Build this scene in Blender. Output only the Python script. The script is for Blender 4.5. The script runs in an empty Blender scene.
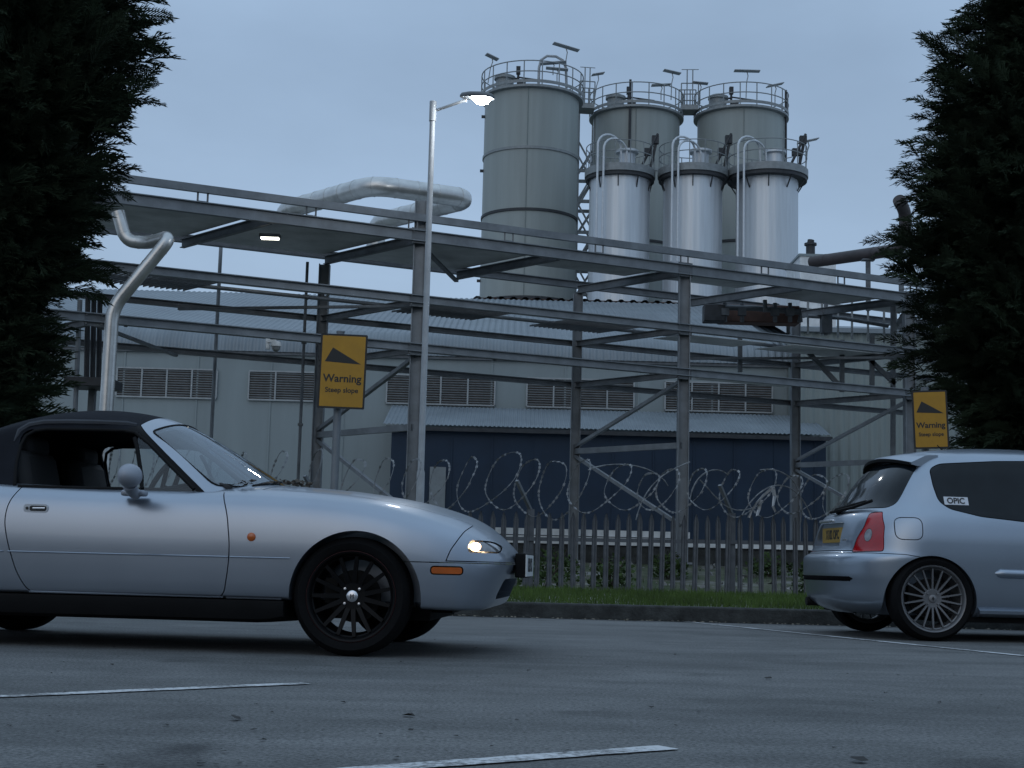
import bpy, bmesh, math, random
import numpy as np
from mathutils import Vector, Matrix
from mathutils.bvhtree import BVHTree

scene = bpy.context.scene
COL = scene.collection
R = math.radians
rng = np.random.default_rng(7)
random.seed(7)

# ------------------------------------------------------------------ camera
IMW, IMH, FPX = 1024, 768, 1450.0
EYE, PITCH, ROLL = 0.457, 0.1241, 0.0255
def ray(px, py):
    a, b = px - IMW/2, py - IMH/2
    cr, sr = math.cos(ROLL), math.sin(ROLL)
    x, y = (a*cr + b*sr)/FPX, (-a*sr + b*cr)/FPX
    c, s = math.cos(PITCH), math.sin(PITCH)
    return Vector((x, c + y*s, s - y*c))
def P(px, py, Y):
    d = ray(px, py); t = Y/d.y
    return Vector((d.x*t, Y, EYE + d.z*t))
def G(px, py, z=0.0):
    d = ray(px, py); t = (z-EYE)/d.z
    return Vector((d.x*t, d.y*t, z))
cam = bpy.data.cameras.new('camera'); co = bpy.data.objects.new('camera', cam); COL.objects.link(co)
cam.sensor_width = 36; cam.lens = FPX/IMW*36; cam.clip_start = .05; cam.clip_end = 6000
c_, s_ = math.cos(PITCH), math.sin(PITCH)
Rt, Up, Fw = Vector((1,0,0)), Vector((0,-s_,c_)), Vector((0,c_,s_))
r2 = Rt*math.cos(ROLL) + Up*math.sin(ROLL); u2 = Up*math.cos(ROLL) - Rt*math.sin(ROLL)
M = Matrix((r2, u2, -Fw)).transposed().to_4x4(); M.translation = (0,0,EYE)
co.matrix_world = M
scene.camera = co

# ------------------------------------------------------------------ materials
def nmat(name):
    m = bpy.data.materials.new(name); m.use_nodes = True
    nt = m.node_tree; b = nt.nodes['Principled BSDF']
    return m, nt, b
def mat(name, col, rough=.6, metal=0., var=.12, scale=6., bump=0., bscale=60., coat=0., spec=.5, streak=None, obj=False):
    """plain surface with patchy colour variation, roughness variation and optional fine bump"""
    m, nt, b = nmat(name); N, L = nt.nodes, nt.links
    tc = N.new('ShaderNodeTexCoord')
    src = tc.outputs['Object']
    if streak:
        mp = N.new('ShaderNodeMapping'); mp.inputs['Scale'].default_value = streak; L.new(src, mp.inputs[0]); src = mp.outputs[0]
    no = N.new('ShaderNodeTexNoise'); no.inputs['Scale'].default_value = scale; no.inputs['Detail'].default_value = 6; no.inputs['Roughness'].default_value = .6
    L.new(src, no.inputs[0])
    cr = N.new('ShaderNodeValToRGB')
    c = np.array(col)
    cr.color_ramp.elements[0].position = .3; cr.color_ramp.elements[1].position = .7
    cr.color_ramp.elements[0].color = (*np.clip(c*(1-var),0,1), 1); cr.color_ramp.elements[1].color = (*np.clip(c*(1+var),0,1), 1)
    L.new(no.outputs[0], cr.inputs[0]); L.new(cr.outputs[0], b.inputs['Base Color'])
    mr = N.new('ShaderNodeMapRange'); mr.inputs['To Min'].default_value = max(rough-.07,0.02); mr.inputs['To Max'].default_value = min(rough+.07,1)
    L.new(no.outputs[0], mr.inputs[0]); L.new(mr.outputs[0], b.inputs['Roughness'])
    b.inputs['Metallic'].default_value = metal
    b.inputs['Coat Weight'].default_value = coat; b.inputs['Coat Roughness'].default_value = .04
    b.inputs['Specular IOR Level'].default_value = spec
    if bump:
        n2 = N.new('ShaderNodeTexNoise'); n2.inputs['Scale'].default_value = bscale; n2.inputs['Detail'].default_value = 4
        L.new(tc.outputs['Object'], n2.inputs[0])
        bp = N.new('ShaderNodeBump'); bp.inputs['Strength'].default_value = bump; bp.inputs['Distance'].default_value = .02
        L.new(n2.outputs[0], bp.inputs['Height']); L.new(bp.outputs[0], b.inputs['Normal'])
    return m
def emis(name, col, strength):
    m, nt, b = nmat(name)
    b.inputs['Base Color'].default_value = (*col, 1)
    b.inputs['Emission Color'].default_value = (*col, 1); b.inputs['Emission Strength'].default_value = strength
    return m
def glass(name, tint, rough=.02, ior=1.5):
    """thin window glass: mirror reflection over a tinted see-through"""
    m, nt, b = nmat(name); N, L = nt.nodes, nt.links
    out = N['Material Output']
    tr = N.new('ShaderNodeBsdfTransparent'); tr.inputs[0].default_value = (*tint, 1)
    gl = N.new('ShaderNodeBsdfGlossy'); gl.inputs['Roughness'].default_value = rough; gl.inputs[0].default_value = (.9,.95,1,1)
    fr = N.new('ShaderNodeFresnel'); fr.inputs[0].default_value = ior
    mx = N.new('ShaderNodeMixShader'); ge = N.new('ShaderNodeNewGeometry'); iv = N.new('ShaderNodeMath'); iv.operation = 'SUBTRACT'; iv.inputs[0].default_value = 1; L.new(ge.outputs['Backfacing'], iv.inputs[1])
    fm = N.new('ShaderNodeMath'); fm.operation = 'MULTIPLY'; L.new(fr.outputs[0], fm.inputs[0]); L.new(iv.outputs[0], fm.inputs[1]); L.new(fm.outputs[0], mx.inputs[0]); L.new(tr.outputs[0], mx.inputs[1]); L.new(gl.outputs[0], mx.inputs[2])
    L.new(mx.outputs[0], out.inputs[0])
    return m

# ------------------------------------------------------------------ object helpers
OFF = {}
def tag(o, label=None, cat=None, group=None, kind=None):
    if label: o['label'] = label
    if cat: o['category'] = cat
    if group: o['group'] = group
    if kind: o['kind'] = kind
    return o
def empty(name, loc, rz=0, label=None, cat=None, group=None):
    o = bpy.data.objects.new(name, None); COL.objects.link(o); o.location = loc; o.rotation_euler = (0,0,rz)
    o.empty_display_size = .3
    OFF[o.name] = Vector(loc)
    return tag(o, label, cat, group)
def link(name, me, mats, parent=None, loc=None):
    o = bpy.data.objects.new(name, me); COL.objects.link(o)
    if mats is not None:
        me.materials.clear()
        for m in (mats if isinstance(mats, (list,tuple)) else [mats]): me.materials.append(m)
    if parent is not None: o.parent = parent
    if loc is not None: o.location = loc
    return o
def children(o): return [c for c in bpy.data.objects if c.parent == o]
def copy_tree(o, parent=None):
    c = o.copy(); COL.objects.link(c)
    if parent is not None: c.parent = parent
    for ch in children(o):
        if ch.name != c.name: copy_tree(ch, c)
    return c

class MB:
    def __init__(s): s.v, s.f, s.m, s.cur = [], [], [], 0
    def add(s, V, F):
        n = len(s.v); s.v += [tuple(p) for p in V]
        for f in F: s.f.append(tuple(i+n for i in f)); s.m.append(s.cur)
        return s
    def mi(s, k): s.cur = k; return s
    def box(s, c, d, rot=None):
        x, y, z = d[0]/2, d[1]/2, d[2]/2
        V = [Vector(q) for q in ((-x,-y,-z),(x,-y,-z),(x,y,-z),(-x,y,-z),(-x,-y,z),(x,-y,z),(x,y,z),(-x,y,z))]
        if rot is not None: V = [rot @ q for q in V]
        V = [q + Vector(c) for q in V]
        return s.add(V, [(0,3,2,1),(4,5,6,7),(0,1,5,4),(1,2,6,5),(2,3,7,6),(3,0,4,7)])
    def span(s, a, b):
        a, b = Vector(a), Vector(b)
        return s.box((a+b)/2, [abs(q) for q in (b-a)])
    def beam(s, p0, p1, w, h, up=(0,0,1), off=0):
        p0, p1 = Vector(p0), Vector(p1); d = p1-p0; L_ = d.length
        if L_ < 1e-6: return s
        x = d.normalized(); u = Vector(up)
        if abs(x.dot(u)) > .98: u = Vector((0,1,0))
        y = u.cross(x).normalized(); z = x.cross(y)
        rot = Matrix((x,y,z)).transposed()
        return s.box((p0+p1)/2 + z*off, (L_, w, h), rot)
    def ibeam(s, p0, p1, w, h, t=.014, up=(0,0,1)):
        s.beam(p0, p1, t, h-2*t, up); s.beam(p0, p1, w, t, up, off=h/2-t/2); s.beam(p0, p1, w, t, up, off=-h/2+t/2); return s
    def tube(s, pts, r, n=8, closed=False, caps=True):
        pts = [Vector(p) for p in pts]; m = len(pts)
        rs = r if isinstance(r, (list,tuple,np.ndarray)) else [r]*m
        V, F = [], []
        def tan(i):
            a = pts[(i-1) % m] if (closed or i > 0) else pts[i]; b = pts[(i+1) % m] if (closed or i < m-1) else pts[i]
            d = b-a
            return d.normalized() if d.length > 1e-9 else Vector((0,0,1))
        t = tan(0); u = t.orthogonal().normalized()
        for i in range(m):
            t2 = tan(i); q = t.rotation_difference(t2); u = (q @ u); u = (u - t2*u.dot(t2)).normalized(); t = t2
            w = t.cross(u)
            for k in range(n):
                a = 2*math.pi*k/n; V.append(pts[i] + (u*math.cos(a) + w*math.sin(a))*rs[i])
        for i in range(m if closed else m-1):
            for k in range(n):
                a, b = i*n+k, i*n+(k+1) % n; c, d = ((i+1) % m)*n+(k+1) % n, ((i+1) % m)*n+k
                F.append((a,b,c,d))
        if caps and not closed:
            F.append(tuple(range(n))[::-1]); F.append(tuple((m-1)*n+k for k in range(n)))
        return s.add(V, F)
    def cyl(s, c, r, h, n=32, r2=None):
        c = Vector(c); return s.tube([c, c+Vector((0,0,h))], [r, r if r2 is None else r2], n)
    def lathe(s, prof, n=48, axis='Z', c=(0,0,0), close=False):
        """prof: (r, t) pairs; revolved about axis through c"""
        c = Vector(c); V, F = [], []; m = len(prof)
        for (r, t) in prof:
            for k in range(n):
                a = 2*math.pi*k/n; p = (r*math.cos(a), r*math.sin(a), t)
                if axis == 'Y': p = (p[0], t, p[1])
                V.append(c + Vector(p))
        for i in range(m if close else m-1):
            for k in range(n):
                q = (i*n+k, i*n+(k+1) % n, ((i+1) % m)*n+(k+1) % n, ((i+1) % m)*n+k)
                F.append(q if axis == 'Z' else q[::-1])
        return s.add(V, F)
    def prism(s, poly, vec):
        poly = [Vector(p) for p in poly]; v = Vector(vec); n = len(poly)
        return s.add(poly + [p+v for p in poly], [tuple(range(n))[::-1], tuple(range(n, 2*n))] + [(i, (i+1) % n, n+(i+1) % n, n+i) for i in range(n)])
    def grid(s, rows, closeu=False, closev=False, flip=False):
        nr, nc = len(rows), len(rows[0]); V = [p for r in rows for p in r]; F = []
        for i in range(nr if closeu else nr-1):
            for k in range(nc if closev else nc-1):
                q = (i*nc+k, i*nc+(k+1) % nc, ((i+1) % nr)*nc+(k+1) % nc, ((i+1) % nr)*nc+k)
                F.append(q[::-1] if flip else q)
        return s.add(V, F)
    def mesh(s, name, fix=False):
        me = bpy.data.meshes.new(name); me.from_pydata(s.v, [], s.f); me.update()
        if fix:
            bm = bmesh.new(); bm.from_mesh(me); bmesh.ops.recalc_face_normals(bm, faces=bm.faces); bm.to_mesh(me); bm.free()
        if any(s.m): me.polygons.foreach_set('material_index', s.m)
        return me
    def build(s, name, mats, parent=None, world=False, smooth=38, loc=None, bevel=0):
        if world and parent is not None:
            o = parent; t = Vector((0,0,0))
            while o is not None: t = t + o.location; o = o.parent
            s.v = [tuple(Vector(p)-t) for p in s.v]
        me = s.mesh(name, fix=True)
        if smooth:
            me.shade_smooth(); me.set_sharp_from_angle(angle=R(smooth))
        o = link(name, me, mats, parent, loc)
        if bevel:
            b = o.modifiers.new('edge', 'BEVEL'); b.width = bevel; b.segments = 2; b.limit_method = 'ANGLE'; b.angle_limit = R(40)
        return o

def text_mesh(body, size, depth=.002, sx=1., align='CENTER', bold=0.):
    cu = bpy.data.curves.new('text', 'FONT'); cu.body = body; cu.size = size; cu.extrude = depth; cu.align_x = align; cu.align_y = 'CENTER'; cu.offset = bold
    ob = bpy.data.objects.new('text', cu); COL.objects.link(ob)
    dg = bpy.context.evaluated_depsgraph_get(); me = bpy.data.meshes.new_from_object(ob.evaluated_get(dg))
    bpy.data.objects.remove(ob); bpy.data.curves.remove(cu)
    for v in me.vertices: v.co.x *= sx
    return me
def text_obj(name, body, size, m, parent, M4, **kw):
    """text standing in the local XZ plane of M4 (facing -Y)"""
    me = text_mesh(body, size, **kw)
    me.transform(M4 @ Matrix.Rotation(R(90), 4, 'X'))
    return link(name, me, m, parent)

# ------------------------------------------------------------------ solid modelling helpers (car panels)
def boolean(me, cut, op):
    a = bpy.data.objects.new('a', me); b = bpy.data.objects.new('b', cut); COL.objects.link(a); COL.objects.link(b)
    md = a.modifiers.new('b', 'BOOLEAN'); md.operation = op; md.object = b; md.solver = 'EXACT'
    dg = bpy.context.evaluated_depsgraph_get(); out = bpy.data.meshes.new_from_object(a.evaluated_get(dg))
    bpy.data.objects.remove(a); bpy.data.objects.remove(b)
    return out
def solid(V, F, mats, idx=0):
    me = bpy.data.meshes.new('solid'); me.from_pydata([tuple(v) for v in V], [], F); me.update()
    bm = bmesh.new(); bm.from_mesh(me); bmesh.ops.recalc_face_normals(bm, faces=bm.faces); bm.to_mesh(me); bm.free()
    for m in mats: me.materials.append(m)
    me.polygons.foreach_set('material_index', [idx]*len(me.polygons))
    return me
def offset_poly(poly, d):
    n = len(poly); pts = [Vector(p) for p in poly]
    area = sum(pts[i].x*pts[(i+1) % n].y - pts[(i+1) % n].x*pts[i].y for i in range(n))
    sg = 1 if area > 0 else -1; out = []
    for i in range(n):
        a = (pts[i]-pts[i-1]).normalized(); b = (pts[(i+1) % n]-pts[i]).normalized()
        na, nb = Vector((a.y,-a.x))*sg, Vector((b.y,-b.x))*sg
        q = (na+nb); l = q.length
        q = q/l if l > 1e-6 else na
        out.append(pts[i] + q*d/max(q.dot(na), .4))
    return out
def smooth_poly(pts, n=4, closed=True):
    """Catmull-Rom through 2D points"""
    out = []; m = len(pts); P_ = [np.array(p, float) for p in pts]
    for i in range(m if closed else m-1):
        p0, p1, p2, p3 = (P_[(i-1) % m] if closed or i > 0 else P_[i]), P_[i], P_[(i+1) % m], (P_[(i+2) % m] if closed or i < m-2 else P_[(i+1) % m])
        for k in range(n):
            t = k/n
            out.append(tuple(.5*(2*p1 + (p2-p0)*t + (2*p0-5*p1+4*p2-p3)*t*t + (3*p1-p0-3*p2+p3)*t**3)))
    if not closed: out.append(tuple(P_[-1]))
    return out
def round_poly(pts, r, n=5):
    out = []; m = len(pts); Q = [Vector(p) for p in pts]
    for i in range(m):
        p = Q[i]; a = Q[i-1]-p; b = Q[(i+1) % m]-p
        rr = min(r, a.length*.45, b.length*.45); a1, b1 = p + a.normalized()*rr, p + b.normalized()*rr
        for k in range(n+1):
            t = k/n; q = a1*(1-t)**2 + p*2*t*(1-t) + b1*t*t
            out.append((q.x, q.y))
    return out
def prism_xz(poly, y0, y1, mats, idx=1):
    b = MB().prism([(p[0], y0, p[1]) for p in poly], (0, y1-y0, 0)); return solid(b.v, b.f, mats, idx)
def prism_xy(poly, z0, z1, mats, idx=1):
    b = MB().prism([(p[0], p[1], z0) for p in poly], (0, 0, z1-z0)); return solid(b.v, b.f, mats, idx)
def prism_yz(poly, x0, x1, mats, idx=1):
    b = MB().prism([(x0, p[0], p[1]) for p in poly], (x1-x0, 0, 0)); return solid(b.v, b.f, mats, idx)
class Ref:
    """remembers a smooth surface so that panels cut from it keep its shading"""
    def __init__(s, me):
        me.calc_loop_triangles()
        s.co = np.array([v.co[:] for v in me.vertices]); s.tri = [tuple(t.vertices) for t in me.loop_triangles]
        s.no = np.array([v.normal[:] for v in me.vertices]); s.bvh = BVHTree.FromPolygons([Vector(c) for c in s.co], s.tri)
    def normal(s, p):
        loc, n, i, d = s.bvh.find_nearest(p)
        if loc is None or d > 8e-4: return None
        a, b, c = s.tri[i]; A, B, C_ = s.co[a], s.co[b], s.co[c]; q = np.array(loc)
        v0, v1, v2 = B-A, C_-A, q-A; d00, d01, d11, d20, d21 = v0@v0, v0@v1, v1@v1, v2@v0, v2@v1
        den = d00*d11-d01*d01
        if abs(den) < 1e-16: return Vector(n)
        v = (d11*d20-d01*d21)/den; w = (d00*d21-d01*d20)/den
        return Vector((1-v-w)*s.no[a] + v*s.no[b] + w*s.no[c]).normalized()
    def side(s, x, z, sign=-1):
        h = s.bvh.ray_cast(Vector((x, sign*3, z)), Vector((0, -sign, 0))); return h[0], h[1]
    def shade(s, me):
        cache = {}; nl = []
        for v in me.vertices: cache[v.index] = s.normal(v.co)
        for p in me.polygons:
            for li in p.loop_indices:
                n = cache[me.loops[li].vertex_index]
                nl.append(n if (n is not None and n.dot(p.normal) > .55) else Vector(p.normal))
        me.shade_smooth(); me.normals_split_custom_set([tuple(n) for n in nl])
        return me
def cut_panel(body, makeprism, poly, gap=.0035):
    """returns (body without the panel, panel) with a real shut gap between them"""
    panel = boolean(body, makeprism(offset_poly(poly, -gap/2)), 'INTERSECT')
    rest = boolean(body, makeprism(offset_poly(poly, gap/2)), 'DIFFERENCE')
    return rest, panel
def pchip(xs, ys):
    xs, ys = np.array(xs, float), np.array(ys, float); o = np.argsort(xs); xs, ys = xs[o], ys[o]
    h = np.diff(xs); d = np.diff(ys)/h; m = np.zeros_like(ys)
    for i in range(1, len(xs)-1):
        if d[i-1]*d[i] > 0:
            w1, w2 = 2*h[i]+h[i-1], h[i]+2*h[i-1]; m[i] = (w1+w2)/(w1/d[i-1]+w2/d[i])
    m[0], m[-1] = d[0], d[-1]
    def f(x):
        x = np.clip(np.asarray(x, float), xs[0], xs[-1]); k = np.clip(np.searchsorted(xs, x)-1, 0, len(xs)-2)
        t = (x-xs[k])/h[k]
        return (2*t**3-3*t**2+1)*ys[k] + (t**3-2*t**2+t)*h[k]*m[k] + (-2*t**3+3*t**2)*ys[k+1] + (t**3-t**2)*h[k]*m[k+1]
    return f
# ================================================================== light
w = bpy.data.worlds.new('World'); scene.world = w; w.use_nodes = True
nt = w.node_tree; N, L = nt.nodes, nt.links; bg = N['Background']
SUN_EL, SUN_ROT = R(24), R(200)
sky = N.new('ShaderNodeTexSky'); sky.sky_type = 'NISHITA'; sky.sun_disc = False; sky.sun_elevation = SUN_EL; sky.sun_rotation = SUN_ROT
sky.air_density = 1.2; sky.dust_density = 3.0; sky.ozone_density = 3.0
tc = N.new('ShaderNodeTexCoord'); sp = N.new('ShaderNodeSeparateXYZ'); L.new(tc.outputs['Generated'], sp.inputs[0])
cl = N.new('ShaderNodeValToRGB')          # overcast dome: dim at the skyline, brighter overhead
e = cl.color_ramp.elements
e[0].position = 0.0; e[0].color = (3.85,5.2,7.0,1); e[1].position = 1.0; e[1].color = (6.3,8.6,11.3,1)
q = e.new(.12); q.color = (3.75,5.05,6.85,1); q = e.new(.34); q.color = (3.15,4.35,6.05,1); q = e.new(.6); q.color = (4.8,6.6,8.8,1)
L.new(sp.outputs[2], cl.inputs[0])
no = N.new('ShaderNodeTexNoise'); no.inputs['Scale'].default_value = 3.0; no.inputs['Detail'].default_value = 6; no.inputs['Roughness'].default_value = .5
mp = N.new('ShaderNodeMapping'); mp.inputs['Scale'].default_value = (1,1,2.2); L.new(tc.outputs['Generated'], mp.inputs[0]); L.new(mp.outputs[0], no.inputs[0])
mr = N.new('ShaderNodeMapRange'); mr.inputs['From Min'].default_value = .3; mr.inputs['From Max'].default_value = .7; mr.inputs['To Min'].default_value = .87; mr.inputs['To Max'].default_value = 1.13
L.new(no.outputs[0], mr.inputs[0])
vm = N.new('ShaderNodeVectorMath'); vm.operation = 'SCALE'; L.new(cl.outputs[0], vm.inputs[0]); L.new(mr.outputs[0], vm.inputs['Scale'])
mx = N.new('ShaderNodeMixRGB'); mx.inputs[0].default_value = .88; L.new(sky.outputs[0], mx.inputs[1]); L.new(vm.outputs[0], mx.inputs[2])
L.new(mx.outputs[0], bg.inputs[0]); bg.inputs[1].default_value = .085
sl = bpy.data.lights.new('sun', 'SUN'); sl.energy = .14; sl.angle = R(60); sl.color = (1,.97,.94)
so = bpy.data.objects.new('sun', sl); COL.objects.link(so)
az = SUN_ROT; sd = Vector((math.sin(az)*math.cos(SUN_EL), math.cos(az)*math.cos(SUN_EL), math.sin(SUN_EL)))
so.rotation_euler = (-sd).to_track_quat('-Z', 'Y').to_euler(); so.location = (0,-5,20)
vs = scene.view_settings; vs.view_transform = 'Standard'; vs.look = 'None'; vs.gamma = 1; vs.use_curve_mapping = False; vs.exposure = .30
scene.cycles.max_bounces = 6; scene.cycles.use_denoising = True

# ================================================================== ground
def asphalt():
    m, nt, b = nmat('worn_asphalt'); N, L = nt.nodes, nt.links
    tc = N.new('ShaderNodeTexCoord')
    def noise_(sc, det, rough, mapscale=None, dist=0):
        n = N.new('ShaderNodeTexNoise'); n.inputs['Scale'].default_value = sc; n.inputs['Detail'].default_value = det; n.inputs['Roughness'].default_value = rough; n.inputs['Distortion'].default_value = dist
        s = tc.outputs['Object']
        if mapscale:
            mp = N.new('ShaderNodeMapping'); mp.inputs['Scale'].default_value = mapscale; mp.inputs['Rotation'].default_value = (0,0,R(8)); L.new(s, mp.inputs[0]); s = mp.outputs[0]
        L.new(s, n.inputs[0]); return n.outputs[0]
    big = noise_(.55, 5, .62, (1,2.0,1), .5); mid = noise_(3.0, 6, .7, (1,1.6,1)); fine = noise_(210, 3, .8); grit = noise_(75, 4, .75)
    cr = N.new('ShaderNodeValToRGB'); e = cr.color_ramp.elements
    e[0].position = .36; e[0].color = (.062,.065,.066,1); e[1].position = .66; e[1].color = (.142,.146,.148,1); q = e.new(.48); q.color = (.096,.100,.101,1)
    a1 = N.new('ShaderNodeMath'); a1.operation = 'MULTIPLY_ADD'; a1.inputs[1].default_value = .45; L.new(mid, a1.inputs[0])
    a2 = N.new('ShaderNodeMath'); a2.operation = 'MULTIPLY'; a2.inputs[1].default_value = .55; L.new(big, a2.inputs[0]); L.new(a2.outputs[0], a1.inputs[2]); L.new(a1.outputs[0], cr.inputs[0])
    m1 = N.new('ShaderNodeMixRGB'); m1.blend_type = 'MULTIPLY'; m1.inputs[0].default_value = 1
    fr = N.new('ShaderNodeValToRGB'); fr.color_ramp.elements[0].position = .34; fr.color_ramp.elements[0].color = (.30,.30,.31,1); fr.color_ramp.elements[1].position = .64; fr.color_ramp.elements[1].color = (1.75,1.72,1.68,1)
    L.new(grit, fr.inputs[0]); L.new(cr.outputs[0], m1.inputs[1]); L.new(fr.outputs[0], m1.inputs[2]); 
    st = noise_(1.3, 6, .68, (.45,1.9,1), .9); sr = N.new('ShaderNodeValToRGB'); sr.color_ramp.elements[0].position = .36; sr.color_ramp.elements[0].color = (.62,.62,.63,1); sr.color_ramp.elements[1].position = .62; sr.color_ramp.elements[1].color = (1.18,1.18,1.17,1); L.new(st, sr.inputs[0])
    m2 = N.new('ShaderNodeMixRGB'); m2.blend_type = 'MULTIPLY'; m2.inputs[0].default_value = .45; L.new(m1.outputs[0], m2.inputs[1]); L.new(sr.outputs[0], m2.inputs[2])
    oi = noise_(.9, 4, .55, None, 1.2); orr = N.new('ShaderNodeValToRGB'); orr.color_ramp.elements[0].position = .62; orr.color_ramp.elements[0].color = (1,1,1,1); orr.color_ramp.elements[1].position = .76; orr.color_ramp.elements[1].color = (.42,.42,.43,1); L.new(oi, orr.inputs[0])
    m3 = N.new('ShaderNodeMixRGB'); m3.blend_type = 'MULTIPLY'; m3.inputs[0].default_value = 1; L.new(m2.outputs[0], m3.inputs[1]); L.new(orr.outputs[0], m3.inputs[2])
    vo = N.new('ShaderNodeTexVoronoi'); vo.feature = 'DISTANCE_TO_EDGE'; vo.inputs['Scale'].default_value = .42
    wn = N.new('ShaderNodeTexNoise'); wn.inputs['Scale'].default_value = 2.5; wn.inputs['Detail'].default_value = 6; L.new(tc.outputs['Object'], wn.inputs[0])
    wm = N.new('ShaderNodeMixRGB'); wm.blend_type = 'ADD'; wm.inputs[0].default_value = .55; L.new(tc.outputs['Object'], wm.inputs[1]); L.new(wn.outputs['Color'], wm.inputs[2]); L.new(wm.outputs[0], vo.inputs['Vector'])
    ck = N.new('ShaderNodeValToRGB'); ck.color_ramp.elements[0].position = .0015; ck.color_ramp.elements[0].color = (.35,.35,.35,1); ck.color_ramp.elements[1].position = .006; ck.color_ramp.elements[1].color = (1,1,1,1); L.new(vo.outputs['Distance'], ck.inputs[0])
    m4 = N.new('ShaderNodeMixRGB'); m4.blend_type = 'MULTIPLY'; m4.inputs[0].default_value = .22; L.new(m3.outputs[0], m4.inputs[1]); L.new(ck.outputs[0], m4.inputs[2]); L.new(m4.outputs[0], b.inputs['Base Color'])
    rr = N.new('ShaderNodeMapRange'); rr.inputs['To Min'].default_value = .62; rr.inputs['To Max'].default_value = .85; L.new(mid, rr.inputs[0]); L.new(rr.outputs[0], b.inputs['Roughness'])
    ad = N.new('ShaderNodeMath'); ad.operation = 'ADD'; L.new(fine, ad.inputs[0]); L.new(grit, ad.inputs[1])
    bp = N.new('ShaderNodeBump'); bp.inputs['Strength'].default_value = .55; bp.inputs['Distance'].default_value = .006; L.new(ad.outputs[0], bp.inputs['Height']); L.new(bp.outputs[0], b.inputs['Normal'])
    b.inputs['Specular IOR Level'].default_value = .35
    return m
ASPH = asphalt()
KY = 12.85                                       # foot of the kerb
g = MB(); g.add([(-60,-30,0),(60,-30,0),(60,KY,0),(-60,KY,0)], [(0,1,2,3)])
tag(g.build('car_park', ASPH, smooth=0), 'grey worn asphalt car park surface in the foreground', 'asphalt', kind='structure')
CONC = mat('kerb_concrete', (.032,.034,.033), rough=.95, var=.6, scale=7, bump=.4, bscale=40)
k = MB(); k.box((0, KY+.0625, .065), (120,.125,.14))
k.build('kerb', CONC, bevel=.018)
tag(bpy.data.objects['kerb'], 'dark weathered concrete kerb between car park and grass', 'kerb', kind='structure')
def soilmat():
    m, nt, b = nmat('soil_gravel_and_turf'); N, L = nt.nodes, nt.links
    tc = N.new('ShaderNodeTexCoord'); n = N.new('ShaderNodeTexNoise'); n.inputs['Scale'].default_value = .55; n.inputs['Detail'].default_value = 8; n.inputs['Roughness'].default_value = .65; L.new(tc.outputs['Object'], n.inputs[0])
    cr = N.new('ShaderNodeValToRGB'); e = cr.color_ramp.elements; e[0].position = .42; e[0].color = (.035,.050,.018,1); e[1].position = .60; e[1].color = (.17,.17,.16,1); q = e.new(.51); q.color = (.07,.075,.045,1)
    L.new(n.outputs[0], cr.inputs[0]); L.new(cr.outputs[0], b.inputs['Base Color']); b.inputs['Roughness'].default_value = .95
    n2 = N.new('ShaderNodeTexNoise'); n2.inputs['Scale'].default_value = 22; n2.inputs['Detail'].default_value = 5; L.new(tc.outputs['Object'], n2.inputs[0]); bp = N.new('ShaderNodeBump'); bp.inputs['Strength'].default_value = .6; bp.inputs['Distance'].default_value = .05; L.new(n2.outputs[0], bp.inputs['Height']); L.new(bp.outputs[0], b.inputs['Normal'])
    return m
SOIL = soilmat()
BANK = mat('dark_added_bank', (.022,.028,.016), rough=.95, var=.5, scale=.6, bump=.6, bscale=2)  # unseen bank added behind the camera so the car sides reflect darker
r__ = np.random.default_rng(4); g = MB(); rows = []
for j, (y, z) in enumerate(((-30,.0),(-33,1.6),(-36,3.6),(-42,6.2),(-55,8.2),(-90,9.5),(-400,11))):
    rows.append([(x, y+r__.normal(0,.8)*(j > 0), max(0,z*(1+.18*math.sin(x*.07+1)+.10*math.sin(x*.31))+r__.normal(0,.25)*(j > 0))) for x in np.linspace(-260,260,105)])
g.grid(rows); tag(g.build('added_bank', BANK), 'unseen dark bank added behind the camera to darken the car reflections', 'added_bank', kind='structure')
def gz(y):                                       # height of the land beyond the kerb
    return float(np.interp(y, [KY+.12, 16.3, 17.2, 19.2, 21.0, 26, 33, 60, 90, 3000], [.125,.185,.06,-.55,-.60,-.15,.55,.6,.6,.6]))
ys = [KY+.122,14,15,16,16.3,16.7,17.2,17.8,18.4,19.2,20,21,22.5,24,26,28,30,31.5,33,36,45,60,90,200,600,3000]
g = MB(); rows = []
for y in ys:
    ex = max(60, y*1.5); rows.append([(x_, y, gz(y)) for x_ in np.linspace(-ex, ex, 41)])
g.grid(rows)
tag(g.build('ground', SOIL), 'rough ground running from the verge down to the fence and up to the works yard', 'ground', kind='structure')
YARD = mat('yard_concrete', (.34,.34,.33), rough=.9, var=.2, scale=1.5)
g = MB(); g.add([(-40,33.2,.604),(60,33.2,.604),(60,80,.604),(-40,80,.604)], [(0,1,2,3)])
tag(g.build('yard', YARD, smooth=0), 'concrete works yard in front of the grey shed', 'yard', kind='structure')
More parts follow.
